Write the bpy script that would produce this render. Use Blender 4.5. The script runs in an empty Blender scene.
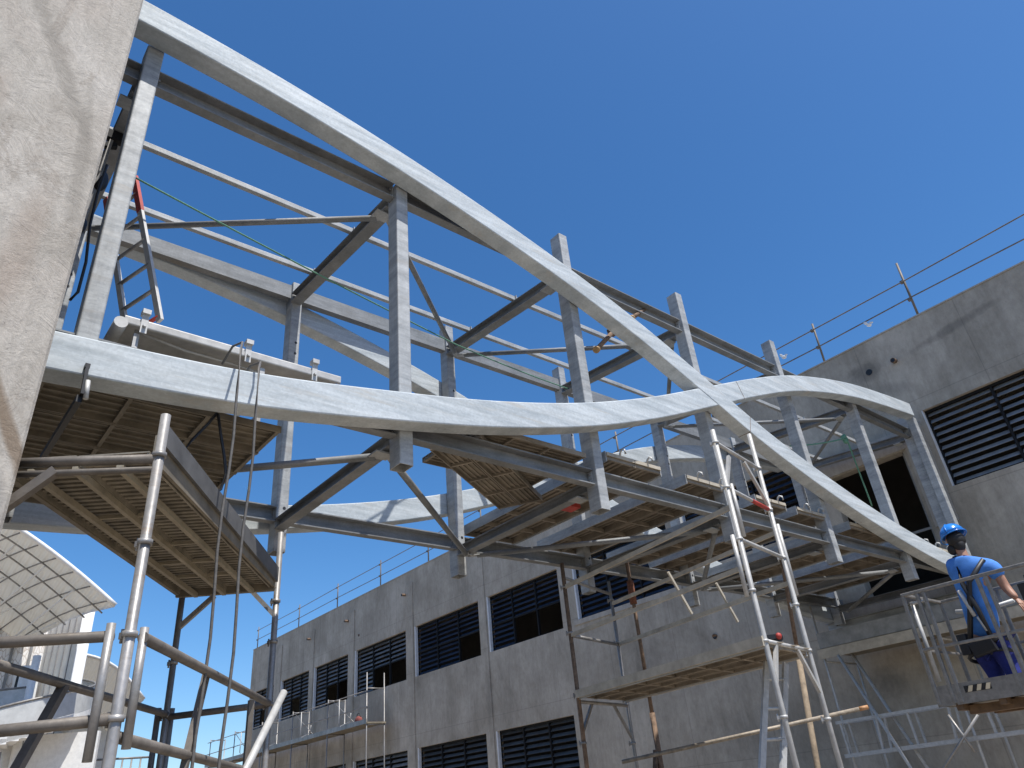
import bpy, bmesh, math, random
from mathutils import Vector, Matrix
random.seed(7)
R = math.radians
scene = bpy.context.scene
COL = scene.collection
GZ = -1.6                      # ground level; the eye is the origin of the survey

# ------------------------------------------------------------------ camera
yaw, pitch, roll, FPX = R(48.08), R(29.8), R(-5.8), 735.0
FW = Vector((math.cos(yaw)*math.cos(pitch), math.sin(yaw)*math.cos(pitch), math.sin(pitch)))
_r0 = Vector((math.sin(yaw), -math.cos(yaw), 0)); _u0 = _r0.cross(FW)
RT = _r0*math.cos(roll) + _u0*math.sin(roll)
UP = -_r0*math.sin(roll) + _u0*math.cos(roll)
cd = bpy.data.cameras.new('camera'); cam = bpy.data.objects.new('camera', cd); COL.objects.link(cam)
cam.matrix_world = Matrix(((RT.x, UP.x, -FW.x, 0), (RT.y, UP.y, -FW.y, 0), (RT.z, UP.z, -FW.z, 0), (0, 0, 0, 1)))
cd.sensor_width = 36; cd.lens = FPX/1024*36; cd.clip_start = .05; cd.clip_end = 3000
scene.camera = cam

def ray(x, y): return RT*((x-512)/FPX) - UP*((y-384)/FPX) + FW
def at(x, y, X=None, Y=None, Z=None):
    """survey point: where the sight line meets a plane of the building grid"""
    d = ray(x, y)
    if X is not None: return d*(X/d.x)
    if Y is not None: return d*(Y/d.y)
    return d*(Z/d.z)
def onv(x, y, p):
    """height on the vertical line through p"""
    d = ray(x, y); t = (p[0]*d.x+p[1]*d.y)/(d.x*d.x+d.y*d.y)
    return (d*t).z

# ------------------------------------------------------------------ materials
def lin(c):
    return tuple(v/12.92 if v <= .04045 else ((v+.055)/1.055)**2.4 for v in c)
class NT:
    def __init__(s, name):
        s.m = bpy.data.materials.new(name); s.m.use_nodes = True
        s.t = s.m.node_tree; s.b = s.t.nodes['Principled BSDF']
        s.co = None; s.rnd = False
    def n(s, typ, **kw):
        nd = s.t.nodes.new(typ)
        for k, v in kw.items():
            if hasattr(nd, k) and k not in nd.inputs.keys(): setattr(nd, k, v)
            else: nd.inputs[k].default_value = v
        return nd
    def l(s, a, b): s.t.links.new(a, b)
    def coords(s, scale=(1, 1, 1), rot=(0, 0, 0)):
        if s.co is None: s.co = s.n('ShaderNodeTexCoord')
        mp = s.n('ShaderNodeMapping'); mp.inputs['Scale'].default_value = scale; mp.inputs['Rotation'].default_value = rot
        src = s.co.outputs['Object']
        if s.rnd:
            oi = s.n('ShaderNodeObjectInfo'); va = s.n('ShaderNodeVectorMath'); va.operation = 'MULTIPLY_ADD'
            s.l(oi.outputs['Random'], va.inputs[0]); va.inputs[1].default_value = (17, 23, 11); s.l(src, va.inputs[2]); src = va.outputs[0]
        s.l(src, mp.inputs['Vector']); return mp.outputs['Vector']
    def noise(s, scale=5, detail=6, rough=.6, vec=None, dist=0):
        nd = s.n('ShaderNodeTexNoise'); nd.inputs['Scale'].default_value = scale
        nd.inputs['Detail'].default_value = detail; nd.inputs['Roughness'].default_value = rough
        nd.inputs['Distortion'].default_value = dist
        s.l(vec if vec is not None else s.coords(), nd.inputs['Vector']); return nd.outputs['Fac']
    def ramp(s, fac, stops):
        nd = s.n('ShaderNodeValToRGB'); e = nd.color_ramp.elements
        while len(e) > 1: e.remove(e[-1])
        e[0].position = stops[0][0]; e[0].color = (*stops[0][1], 1)
        for p, c in stops[1:]:
            q = e.new(p); q.color = (*c, 1)
        s.l(fac, nd.inputs['Fac']); return nd.outputs['Color']
    def mix(s, fac, a, b, mode='MIX'):
        nd = s.n('ShaderNodeMix'); nd.data_type = 'RGBA'; nd.blend_type = mode
        def put(i, v):
            if isinstance(v, (tuple, list)): nd.inputs[i].default_value = (*v, 1) if len(v) == 3 else v
            elif isinstance(v, (int, float)): nd.inputs[i].default_value = v
            else: s.l(v, nd.inputs[i])
        put(0, fac); put(6, a); put(7, b); return nd.outputs[2]
    def math(s, op, a, b=None):
        nd = s.n('ShaderNodeMath'); nd.operation = op
        for i, v in enumerate((a, b)):
            if v is None: continue
            if isinstance(v, (int, float)): nd.inputs[i].default_value = v
            else: s.l(v, nd.inputs[i])
        return nd.outputs[0]
    def bump(s, h, strength=.3, dist=.01):
        nd = s.n('ShaderNodeBump'); nd.inputs['Strength'].default_value = strength; nd.inputs['Distance'].default_value = dist
        s.l(h, nd.inputs['Height']); s.l(nd.outputs[0], s.b.inputs['Normal'])
    def fin(s, col=None, rough=.6, metal=0.0, spec=.5):
        if col is not None:
            if isinstance(col, tuple): s.b.inputs['Base Color'].default_value = (*col, 1)
            else: s.l(col, s.b.inputs['Base Color'])
        if isinstance(rough, (int, float)): s.b.inputs['Roughness'].default_value = rough
        else: s.l(rough, s.b.inputs['Roughness'])
        s.b.inputs['Metallic'].default_value = metal
        s.b.inputs['Specular IOR Level'].default_value = spec
        return s.m

def simple(name, col, rough=.6, metal=0.0, var=.25, scale=9, spec=.5):
    t = NT(name); t.rnd = True; f = t.noise(scale, 7, .65)
    lo = tuple(c*(1-var) for c in col); hi = tuple(min(.9, c*(1+var)) for c in col)
    c = t.ramp(f, [(.3, lo), (.7, hi)])
    return t.fin(c, rough, metal, spec)

def galvanised(name, lo, hi, stain, metal=.25, rough=.45, streak=(1, 1, 6)):
    t = NT(name); t.rnd = True
    v = t.n('ShaderNodeTexVoronoi'); v.inputs['Scale'].default_value = 52; t.l(t.coords(), v.inputs['Vector'])
    sp = t.n('ShaderNodeSeparateColor'); t.l(v.outputs['Color'], sp.inputs[0])
    big = t.noise(1.6, 8, .68, t.coords(streak))
    base = t.ramp(big, [(.36, lo), (.62, hi)])
    sp2 = t.math('MULTIPLY_ADD', sp.outputs[0], .14); sp2.node.inputs[2].default_value = .93
    run = t.noise(1.0, 9, .75, t.coords((5, 5, .6) if streak[2] <= 6 else (.6, 5, 5)))
    base = t.mix(.8, base, t.ramp(run, [(.30, (.80, .79, .77)), (.5, (1, 1, 1)), (.75, (1.12, 1.12, 1.12))]), 'MULTIPLY')
    base = t.mix(1.0, base, sp2, 'MULTIPLY')
    st = t.noise(2.7, 9, .75, t.coords((.4, 1, 4.5)))
    fs = t.ramp(st, [(.56, (0, 0, 0)), (.72, (.75, .75, .75))])
    base = t.mix(fs, base, stain)
    fine = t.noise(60, 3, .6)
    rg = t.math('MULTIPLY_ADD', fine, .3); rg.node.inputs[2].default_value = rough-.15
    t.bump(t.noise(25, 4, .6), .12, .004)
    return t.fin(base, rg, metal, .3)

M = {}
M['wave'] = galvanised('galvanised_tube', (.355, .40, .43), (.535, .58, .605), (.44, .41, .36), .05, .72, (.55, 1, 8))
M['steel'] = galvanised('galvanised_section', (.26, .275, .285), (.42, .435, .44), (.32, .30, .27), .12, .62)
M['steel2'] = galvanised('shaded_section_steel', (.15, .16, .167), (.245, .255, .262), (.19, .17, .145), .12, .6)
M['tube'] = galvanised('scaffold_tube_steel', (.20, .195, .188), (.33, .32, .31), (.20, .15, .11), .4, .45, (2, 2, 1))
M['browntube'] = galvanised('dark_brown_tube', (.11, .098, .085), (.19, .17, .15), (.09, .07, .05), .2, .6, (2, 2, 1))  # darker, browner variant of the scaffold tube colour
M['alu'] = simple('aluminium', (.44, .44, .43), .58, .25, .18, 14)
M['whitealu'] = simple('whitewashed_aluminium', (.40, .395, .38), .5, .15, .22, 8)
M['rust'] = simple('rusty_steel', (.17, .11, .07), .8, .1, .5, 22)
M['deck'] = simple('weathered_deck_steel', (.19, .165, .125), .7, .05, .35, 6)
M['wood'] = simple('weathered_wood', (.34, .27, .18), .85, 0, .35, 8)
M['slats'] = simple('dusty_slats', (.235, .212, .17), .7, .05, .4, 8)
M['bearer'] = simple('pale_bearer', (.30, .265, .20), .7, 0, .25, 8)
M['olddeck'] = simple('dusty_plank_steel', (.225, .195, .155), .75, .0, .4, 4)
M['plank'] = simple('pale_plank', (.40, .36, .29), .75, 0, .25, 6)
M['black'] = simple('black_rubber', (.012, .012, .014), .5, 0, .3, 30)
M['cable'] = simple('grey_cable', (.10, .095, .09), .7, 0, .3, 30)
M['rope'] = simple('green_rope', (.11, .26, .18), .85, 0, .3, 60)
M['red'] = simple('red_paint', (.38, .04, .03), .6, 0, .25, 12)
M['whitepaint'] = simple('white_paint', (.75, .75, .73), .5, 0, .1, 9)
M['roofpaint'] = simple('white_roof_sheet', (.70, .68, .62), .55, 0, .12, 4)
M['dark'] = simple('dark_window_frame', (.010, .011, .013), .7, 0, .3, 12, .2)
M['slat_dark'] = simple('dark_blue_louvre', (.03, .05, .085), .28, 0, .35, 3)
M['slat_grey'] = simple('grey_louvre', (.25, .26, .27), .4, .1, .25, 4)
M['slat_low'] = simple('dull_louvre', (.065, .068, .07), .45, 0, .4, 3)
M['slat_glass'] = simple('grey_glass_louvre', (.19, .20, .21), .35, 0, .4, 3)
M['navy'] = simple('navy_cloth', (.012, .02, .16), .85, 0, .35, 12)
M['shirt'] = simple('blue_cloth', (.06, .21, .58), .85, 0, .22, 9)
M['skin'] = simple('skin', (.36, .19, .125), .55, 0, .12, 20)
M['hair'] = simple('dark_hair', (.012, .010, .009), .6, 0, .4, 60)
M['helmet'] = simple('blue_plastic', (.02, .19, .60), .22, 0, .08, 5)
M['leather'] = simple('boot_leather', (.02, .018, .016), .5, 0, .3, 20)
M['basket'] = simple('grey_painted_steel', (.21, .20, .185), .45, .2, .3, 14)
M['brown'] = simple('rusty_underside', (.13, .08, .045), .8, 0, .5, 7)
M['yellow'] = simple('stripe_cream', (.62, .52, .36), .6, 0, .15, 10)
M['jamb'] = simple('pale_jamb', (.62, .63, .64), .6, 0, .12, 6)  # pale strip, set on one jamb of each window only
M['glass'] = simple('dark_glass', (.03, .035, .04), .08, 0, .2, 3)
M['interior'] = simple('bare_interior', (.07, .068, .065), .9, 0, .2, 2)

def concrete(name, c1, c2, tint, streaky=1.0, joints=None, pits=True, spots=()):
    t = NT(name)
    big = t.noise(.55, 9, .66)
    base = t.ramp(big, [(.30, c1), (.72, c2)])
    blot = t.noise(.31, 9, .66, dist=1.6)
    base = t.mix(t.ramp(blot, [(.46, (0, 0, 0)), (.66, (.55, .55, .55))]), base, tint)
    st = t.noise(1.0, 10, .72, t.coords((1.5, 1.5, .20)))
    sm = t.ramp(st, [(.32, (.72, .715, .70)), (.50, (1, 1, 1)), (.74, (1.14, 1.14, 1.13))])
    base = t.mix(streaky, base, sm, 'MULTIPLY')
    fine = t.noise(9, 12, .78, t.coords((1, 1, .55)))
    base = t.mix(.65, base, t.ramp(fine, [(.3, (.70, .70, .69)), (.5, (1, 1, 1)), (.7, (1.22, 1.22, 1.21))]), 'MULTIPLY')
    h = t.noise(9, 9, .72)
    if joints:
        sep = t.n('ShaderNodeSeparateXYZ'); t.l(t.coords(), sep.inputs[0])
        for ax, step, off in joints:
            a = t.math('ADD', sep.outputs[ax], off)
            a = t.math('DIVIDE', a, step); a = t.math('FRACT', a)
            a = t.math('SUBTRACT', a, .5); a = t.math('ABSOLUTE', a)
            line = t.math('GREATER_THAN', a, .5-.009/step)
            base = t.mix(t.math('MULTIPLY', line, .28), base, (.10, .095, .09))
    if pits:
        v = t.n('ShaderNodeTexVoronoi'); v.inputs['Scale'].default_value = 7; v.inputs['Randomness'].default_value = 1
        t.l(t.coords(), v.inputs['Vector'])
        p = t.math('LESS_THAN', v.outputs['Distance'], .045)
        base = t.mix(t.math('MULTIPLY', p, .45), base, (.09, .085, .08))
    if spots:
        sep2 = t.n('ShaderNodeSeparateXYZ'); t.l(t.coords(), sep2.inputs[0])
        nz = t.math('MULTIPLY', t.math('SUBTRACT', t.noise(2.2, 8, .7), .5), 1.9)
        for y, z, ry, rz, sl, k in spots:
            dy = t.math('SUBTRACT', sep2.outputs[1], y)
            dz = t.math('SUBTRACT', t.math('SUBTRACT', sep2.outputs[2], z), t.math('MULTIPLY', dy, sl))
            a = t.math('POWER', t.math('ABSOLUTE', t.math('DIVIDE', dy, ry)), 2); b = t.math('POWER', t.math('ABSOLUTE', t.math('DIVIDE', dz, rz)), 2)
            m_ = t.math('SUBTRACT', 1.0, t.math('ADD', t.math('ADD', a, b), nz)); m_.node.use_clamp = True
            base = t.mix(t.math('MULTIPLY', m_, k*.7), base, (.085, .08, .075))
    t.bump(h, .45, .02)
    return t.fin(base, .9, 0, .25)
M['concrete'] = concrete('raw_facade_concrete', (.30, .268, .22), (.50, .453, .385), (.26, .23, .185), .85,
                         [(1, 2.2, .43), (2, 2.05, .0)], True,
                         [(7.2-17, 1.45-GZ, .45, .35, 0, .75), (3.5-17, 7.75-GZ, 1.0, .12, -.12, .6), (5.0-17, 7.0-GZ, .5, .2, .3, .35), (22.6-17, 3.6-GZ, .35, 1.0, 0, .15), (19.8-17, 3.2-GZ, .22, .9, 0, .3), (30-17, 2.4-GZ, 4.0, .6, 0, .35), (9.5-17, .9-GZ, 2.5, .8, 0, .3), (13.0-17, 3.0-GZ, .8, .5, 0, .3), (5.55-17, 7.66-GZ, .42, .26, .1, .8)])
M['patch'] = concrete('pale_concrete_beam', (.34, .32, .29), (.44, .41, .36), (.36, .32, .27), .6)
def tower_mat():
    t = NT('trowelled_tower_concrete')
    big = t.noise(.8, 9, .62, t.coords((1, 1, .6)), 1.6)
    base = t.ramp(big, [(.28, (.30, .27, .23)), (.5, (.43, .40, .355)), (.74, (.53, .50, .455))])
    sw = t.noise(1.3, 7, .7, t.coords((1, 1, .45), (0, R(24), 0)), 2.2)
    base = t.mix(t.ramp(sw, [(.53, (0, 0, 0)), (.60, (.62, .62, .62)), (.66, (0, 0, 0))]), base, (.30, .265, .225))
    pk = t.noise(.9, 6, .6, t.coords((1.2, 1, .5)), .8)
    base = t.mix(t.ramp(pk, [(.55, (0, 0, 0)), (.75, (.5, .5, .5))]), base, (.45, .375, .32))
    fine = t.noise(30, 8, .75, t.coords((1, 1, .25), (0, R(15), 0)))
    base = t.mix(.75, base, t.ramp(fine, [(.3, (.78, .78, .78)), (.7, (1.14, 1.14, 1.14))]), 'MULTIPLY')
    gr_ = t.noise(95, 4, .7)
    base = t.mix(.7, base, t.ramp(gr_, [(.32, (.80, .80, .80)), (.5, (1, 1, 1)), (.7, (1.10, 1.10, 1.10))]), 'MULTIPLY')
    v = t.n('ShaderNodeTexVoronoi'); v.inputs['Scale'].default_value = 11
    t.l(t.coords(), v.inputs['Vector'])
    p = t.math('LESS_THAN', v.outputs['Distance'], .05)
    base = t.mix(t.math('MULTIPLY', p, .55), base, (.16, .145, .13))
    sep = t.n('ShaderNodeSeparateXYZ'); t.l(t.coords(), sep.inputs[0])
    nz = t.math('MULTIPLY', t.math('SUBTRACT', t.noise(5, 7, .65), .5), 1.5)
    for x, z, rx, rz, sl, k, col in ((2.74, 3.30, .34, .085, -1.94, .85, (.20, .15, .105)), (2.66, 3.19, .30, .10, -1.94, .5, (.25, .24, .23)),
                                     (2.45, 5.74, .36, .13, -1.8, .6, (.25, .23, .20)), (2.71, 5.06, .08, .42, -7.0, .55, (.25, .23, .20)), (2.2, 5.0, .10, .35, 2.0, .35, (.33, .26, .21)), (2.55, 4.3, .10, .5, 3.0, .35, (.34, .27, .22))):
        dx = t.math('SUBTRACT', sep.outputs[0], x)
        dz = t.math('SUBTRACT', t.math('SUBTRACT', sep.outputs[2], z), t.math('MULTIPLY', dx, sl))
        a = t.math('POWER', t.math('ABSOLUTE', t.math('DIVIDE', dx, rx)), 2); b = t.math('POWER', t.math('ABSOLUTE', t.math('DIVIDE', dz, rz)), 2)
        m_ = t.math('SUBTRACT', 1.15, t.math('ADD', t.math('ADD', a, b), nz)); m_.node.use_clamp = True
        base = t.mix(t.math('MULTIPLY', m_, k), base, col)
    t.bump(t.noise(7, 10, .74, None, .6), .55, .03)
    return t.fin(base, .88, 0, .25)
M['tower'] = tower_mat()
def ground_mat():
    t = NT('dusty_site_ground')
    a = t.noise(.22, 10, .62)
    base = t.ramp(a, [(.3, (.25, .205, .155)), (.7, (.37, .315, .245))])
    b = t.noise(6, 8, .7)
    base = t.mix(.6, base, t.ramp(b, [(.3, (.75, .75, .75)), (.7, (1.1, 1.1, 1.1))]), 'MULTIPLY')
    t.bump(b, .5, .04)
    return t.fin(base, .95, 0, .2)
M['ground'] = ground_mat()
def perforated():
    t = NT('perforated_cladding')
    v = t.n('ShaderNodeTexVoronoi'); v.inputs['Scale'].default_value = 5.5; v.feature = 'DISTANCE_TO_EDGE'
    t.l(t.coords((1.6, 1, .8)), v.inputs['Vector'])
    c = t.ramp(v.outputs['Distance'], [(.03, (.55, .50, .45)), (.09, (.82, .80, .77))])
    return t.fin(c, .6)
M['perf'] = perforated()
def corrugated(name, col, ax, period):
    t = NT(name)
    w = t.n('ShaderNodeTexWave'); w.bands_direction = ax; w.inputs['Scale'].default_value = period; w.inputs['Distortion'].default_value = 0
    t.l(t.coords(), w.inputs['Vector'])
    c = t.mix(t.noise(1.5, 6, .6), tuple(x*.85 for x in col), col)
    t.bump(w.outputs['Fac'], .9, .05)
    m_ = t.fin(c, .55)
    tr = t.n('ShaderNodeBsdfTranslucent'); t.l(c, tr.inputs['Color'])
    mx = t.n('ShaderNodeMixShader'); mx.inputs[0].default_value = .48
    t.l(t.b.outputs[0], mx.inputs[1]); t.l(tr.outputs[0], mx.inputs[2])
    t.l(mx.outputs[0], t.t.nodes['Material Output'].inputs['Surface'])
    return m_
M['corr'] = corrugated('corrugated_sheet', (.76, .745, .70), 'X', 2.0)

# ------------------------------------------------------------------ builders
LOC = {}
def tag(o, label=None, cat=None, group=None, kind=None):
    if label: o['label'] = label
    if cat: o['category'] = cat
    if group: o['group'] = group
    if kind: o['kind'] = kind
    return o
def thing(name, loc, label, cat, group=None):
    o = bpy.data.objects.new(name, None); COL.objects.link(o); o.location = loc
    o.empty_display_size = .2
    LOC[o.name] = Vector(loc); return tag(o, label, cat, group)

def rect(w, h):
    return [(-w/2, -h/2), (w/2, -h/2), (w/2, h/2), (-w/2, h/2)]
def rrect(w, h, r, n=3):
    out = []
    for cx, cy, a0 in ((w/2-r, -h/2+r, -90), (w/2-r, h/2-r, 0), (-w/2+r, h/2-r, 90), (-w/2+r, -h/2+r, 180)):
        for k in range(n+1):
            a = R(a0+90*k/n); out.append((cx+r*math.cos(a), cy+r*math.sin(a)))
    return out
def ibeam(h, b, tw=.008, tf=.012):
    return [(-b/2, -h/2), (b/2, -h/2), (b/2, -h/2+tf), (tw/2, -h/2+tf), (tw/2, h/2-tf), (b/2, h/2-tf), (b/2, h/2), (-b/2, h/2), (-b/2, h/2-tf), (-tw/2, h/2-tf), (-tw/2, -h/2+tf), (-b/2, -h/2+tf)]
def ubeam(h, b, tw=.010, tf=.014):   # web at s=0, flanges towards +s
    return [(0, -h/2), (b, -h/2), (b, -h/2+tf), (tw, -h/2+tf), (tw, h/2-tf), (b, h/2-tf), (b, h/2), (0, h/2)]
def lbeam(a, t=.007):
    return [(0, 0), (a, 0), (a, t), (t, t), (t, a), (0, a)]

class MB:
    def __init__(s): s.bm = bmesh.new()
    def frame(s, p0, p1, up):
        p0 = Vector(p0); p1 = Vector(p1); d = (p1-p0).normalized(); up = Vector(up)
        if abs(d.dot(up)) > .97: up = Vector((0, 1, 0)) if abs(d.y) < .9 else Vector((1, 0, 0))
        sd = d.cross(up).normalized(); u = sd.cross(d).normalized()
        return p0, p1, d, sd, u
    def prof(s, p0, p1, pts, up=(0, 0, 1), smooth=False, cap=True):
        p0, p1, d, sd, u = s.frame(p0, p1, up)
        a = [s.bm.verts.new(p0+sd*x+u*y) for x, y in pts]; b = [s.bm.verts.new(p1+sd*x+u*y) for x, y in pts]
        n = len(pts)
        for i in range(n):
            f = s.bm.faces.new((a[i], a[(i+1) % n], b[(i+1) % n], b[i])); f.smooth = smooth
        if cap:
            s.bm.faces.new(a[::-1]); s.bm.faces.new(b)
        return s
    def bar(s, p0, p1, w, h, up=(0, 0, 1)): return s.prof(p0, p1, rect(w, h), up)
    def rbar(s, p0, p1, w, h, r=.012, up=(0, 0, 1)): return s.prof(p0, p1, rrect(w, h, r), up)
    def tube(s, p0, p1, r, n=12):
        return s.prof(p0, p1, [(r*math.cos(2*math.pi*k/n), r*math.sin(2*math.pi*k/n)) for k in range(n)], smooth=True)
    def box(s, x0, y0, z0, x1, y1, z1):
        return s.prof(((x0+x1)/2, (y0+y1)/2, z0), ((x0+x1)/2, (y0+y1)/2, z1), rect(abs(x1-x0), abs(y1-y0)), (0, 1, 0))
    def poly(s, pts, flip=False):
        v = [s.bm.verts.new(Vector(p)) for p in pts]
        if flip: v = v[::-1]
        return s.bm.faces.new(v)
    def slab(s, pts, t, smooth=False):   # polygon pts (world), extruded by vector t
        t = Vector(t); a = [s.bm.verts.new(Vector(p)) for p in pts]; b = [s.bm.verts.new(Vector(p)+t) for p in pts]
        n = len(a)
        s.bm.faces.new(a[::-1]); s.bm.faces.new(b)
        for i in range(n): s.bm.faces.new((a[i], a[(i+1) % n], b[(i+1) % n], b[i]))
        return s
    def path(s, pts, r, n=8):
        pts = [Vector(p) for p in pts]; rings = []
        up = Vector((0, 0, 1))
        for i, p in enumerate(pts):
            d = (pts[min(i+1, len(pts)-1)]-pts[max(i-1, 0)]).normalized()
            ref = up if abs(d.dot(up)) < .95 else Vector((.6, .8, 0))
            sd = d.cross(ref).normalized(); u = sd.cross(d)
            rings.append([s.bm.verts.new(p+(sd*math.cos(2*math.pi*k/n)+u*math.sin(2*math.pi*k/n))*r) for k in range(n)])
        for a, b in zip(rings, rings[1:]):
            for k in range(n):
                f = s.bm.faces.new((a[k], a[(k+1) % n], b[(k+1) % n], b[k])); f.smooth = True
        s.bm.faces.new(rings[0][::-1]); s.bm.faces.new(rings[-1]); return s
    def ell(s, c, rx, ry, rz, rot=None, seg=16, rings=10, zmin=None):
        m = Matrix.Translation(Vector(c)) @ ((rot or Matrix.Identity(4)) @ Matrix.Diagonal((rx, ry, rz, 1)))
        r = bmesh.ops.create_uvsphere(s.bm, u_segments=seg, v_segments=rings, radius=1)
        vs = r['verts']
        if zmin is not None:
            bmesh.ops.delete(s.bm, geom=[v for v in vs if v.co.z < zmin], context='VERTS'); vs = [v for v in vs if v.is_valid]
        bmesh.ops.transform(s.bm, matrix=m, verts=vs)
        for v in vs:
            for f in v.link_faces: f.smooth = True
        return s
    def build(s, name, mat, parent=None, label=None, cat=None, group=None, kind=None):
        bmesh.ops.recalc_face_normals(s.bm, faces=s.bm.faces[:])
        off = LOC.get(parent.name, Vector()) if parent else Vector()
        if parent is None:           # top-level mesh: origin at its own base
            if s.bm.verts and kind != 'structure':
                xs = [v.co for v in s.bm.verts]
                off = Vector((sum(c.x for c in xs)/len(xs), sum(c.y for c in xs)/len(xs), min(c.z for c in xs)))
        bmesh.ops.translate(s.bm, vec=-off, verts=s.bm.verts[:])
        me = bpy.data.meshes.new(name); s.bm.to_mesh(me); s.bm.free()
        for m in (mat if isinstance(mat, list) else [mat]): me.materials.append(m)
        o = bpy.data.objects.new(name, me); COL.objects.link(o)
        if parent: o.parent = parent
        else: o.location = off
        LOC[o.name] = off
        return tag(o, label, cat, group, kind)

def split_build(mb, name, mat, parent, **kw):
    """every loose piece becomes a part of its own"""
    left = set(mb.bm.faces); out = []
    while left:
        seed = left.pop(); isl = [seed]; st = [seed]
        while st:
            f = st.pop()
            for v in f.verts:
                for g in v.link_faces:
                    if g in left: left.discard(g); isl.append(g); st.append(g)
        b = MB(); vm = {}
        for f in isl:
            for v in f.verts:
                if v not in vm: vm[v] = b.bm.verts.new(v.co)
            nf = b.bm.faces.new([vm[v] for v in f.verts]); nf.smooth = f.smooth
        out.append(b.build(name, mat, parent, **kw))
    mb.bm.free(); return out

def bevel(o, w=.006, seg=2):
    b = o.modifiers.new('bevel', 'BEVEL'); b.width = w; b.segments = seg; b.limit_method = 'ANGLE'; b.angle_limit = R(40); return o

# ------------------------------------------------------------------ setting: ground
m = MB(); m.poly([(-400, -400, GZ), (400, -400, GZ), (400, 600, GZ), (-400, 600, GZ)])
m.build('ground', M['ground'], None, kind='structure')

# ------------------------------------------------------------------ concrete tower (near left)
tw = thing('concrete_tower', (-2.5, 6, GZ), 'pale trowelled concrete tower filling the left edge of the photo', 'tower')
plan = []
for k in range(13):                       # gently convex front face up to its vertical arris
    t = k/12; x = -6.2+(.292+6.2)*t; plan.append((x, 2.95+.85*t-.30*math.sin(math.pi*t)))
plan += [(.305, 3.815), (.295, 3.84), (-.40, 4.62), (-.40, 9.2), (-6.2, 9.6)]
m = MB()
lv = [GZ+k*.6 for k in range(24)]
rings = [[m.bm.verts.new((x, y, z)) for x, y in plan] for z in lv]
n = len(plan)
for a, b in zip(rings, rings[1:]):
    for i in range(n): m.bm.faces.new((a[i], a[(i+1) % n], b[(i+1) % n], b[i]))
m.bm.faces.new(rings[0][::-1]); m.bm.faces.new(rings[-1])
m.build('wall', M['tower'], tw)

# ------------------------------------------------------------------ main concrete building
FX = 15.5
ROOFZ, TOPZ = 7.9, 8.33
bd = thing('concrete_building', (FX, 17, GZ), 'long grey raw concrete building with rows of dark louvred windows', 'building')
UPPER = [(36.7, 39.2), (32.9, 35.9), (29.25, 32.4), (24.72, 28.66), (20.12, 24.1), (16.1, 19.64), (11.75, 15.45), (7.92, 11.2), (.85, 4.75), (-3.4, .35)]
DOOR = (5.38, 7.05, 2.95, 5.68)
LOWER = [(36.7, 39.2), (32.9, 35.9), (29.25, 32.4), (24.72, 28.66), (20.12, 24.05), (16.1, 19.62)]
U0, U1, L0, L1 = 4.40, 6.17, .28, 2.06
holes = [(a, b, U0, U1) for a, b in UPPER] + [(a, b, L0, L1) for a, b in LOWER] + [DOOR]
holes[8] = (.85, 4.75, 4.66, 6.33); holes[9] = (-3.4, .35, 4.66, 6.33); holes[7] = (7.92, 11.2, 4.75, 6.4); holes[6] = (11.75, 15.45, 4.5, 6.2)
m = MB()
ys = sorted(set([-6, 39.68] + [v for h in holes for v in h[:2]])); zs = sorted(set([GZ, TOPZ] + [v for h in holes for v in h[2:]]))
TH = .26
for i in range(len(ys)-1):
    for j in range(len(zs)-1):
        cy, cz = (ys[i]+ys[i+1])/2, (zs[j]+zs[j+1])/2
        if any(h[0] < cy < h[1] and h[2] < cz < h[3] for h in holes): continue
        for X in (FX, FX+TH):
            m.poly([(X, ys[i], zs[j]), (X, ys[i+1], zs[j]), (X, ys[i+1], zs[j+1]), (X, ys[i], zs[j+1])])
for a, b, c, d in holes:
    for q in ([(a, c), (b, c)], [(b, c), (b, d)], [(b, d), (a, d)], [(a, d), (a, c)]):
        (y0, z0), (y1, z1) = q
        m.poly([(FX, y0, z0), (FX, y1, z1), (FX+TH, y1, z1), (FX+TH, y0, z0)])
m.poly([(FX, -6, TOPZ), (FX, 39.68, TOPZ), (FX+TH, 39.68, TOPZ), (FX+TH, -6, TOPZ)])
m.poly([(FX, 39.68, GZ), (FX, 39.68, TOPZ), (FX+TH, 39.68, TOPZ), (FX+TH, 39.68, GZ)])
bmesh.ops.remove_doubles(m.bm, verts=m.bm.verts[:], dist=.0005)
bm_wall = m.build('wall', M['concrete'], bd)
m = MB()                                  # the other three sides
m.box(FX+TH+.002, 39.42, GZ, 27.74, 39.68, TOPZ); m.box(27.745, -6, GZ, 28, 39.68, TOPZ); m.box(FX+TH+.002, -6, GZ, 27.74, -5.74, TOPZ)
split_build(m, 'rear_wall', M['concrete'], bd)
m = MB(); m.box(FX+TH+.003, -5.73, ROOFZ-.25, 27.73, 39.41, ROOFZ); m.build('roof', M['concrete'], bd)
m = MB()
for z in (2.85, -1.2): m.box(FX+TH+.003, -5.73, z-.25, 27.73, 39.41, z)
m.box(20.4, -5.7, -1.19, 20.6, 39.4, 2.59); m.box(20.4, -5.7, 2.86, 20.6, 39.4, 7.64)
split_build(m, 'interior_floor', M['interior'], bd)
m = MB(); m.box(FX-.018, -6, TOPZ+.003, FX+TH+.02, 39.70, TOPZ+.035); m.build('parapet_cap', M['patch'], bd)
# shallow pilaster strips between the bays
m = MB()
for a, b in ((35.9, 36.7), (32.4, 32.9), (28.66, 29.25), (24.1, 24.72), (19.64, 20.12)):
    m.box(FX-.035, a+.06, GZ, FX-.002, b-.06, 7.85) 
split_build(m, 'pilaster', M['concrete'], bd)
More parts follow.
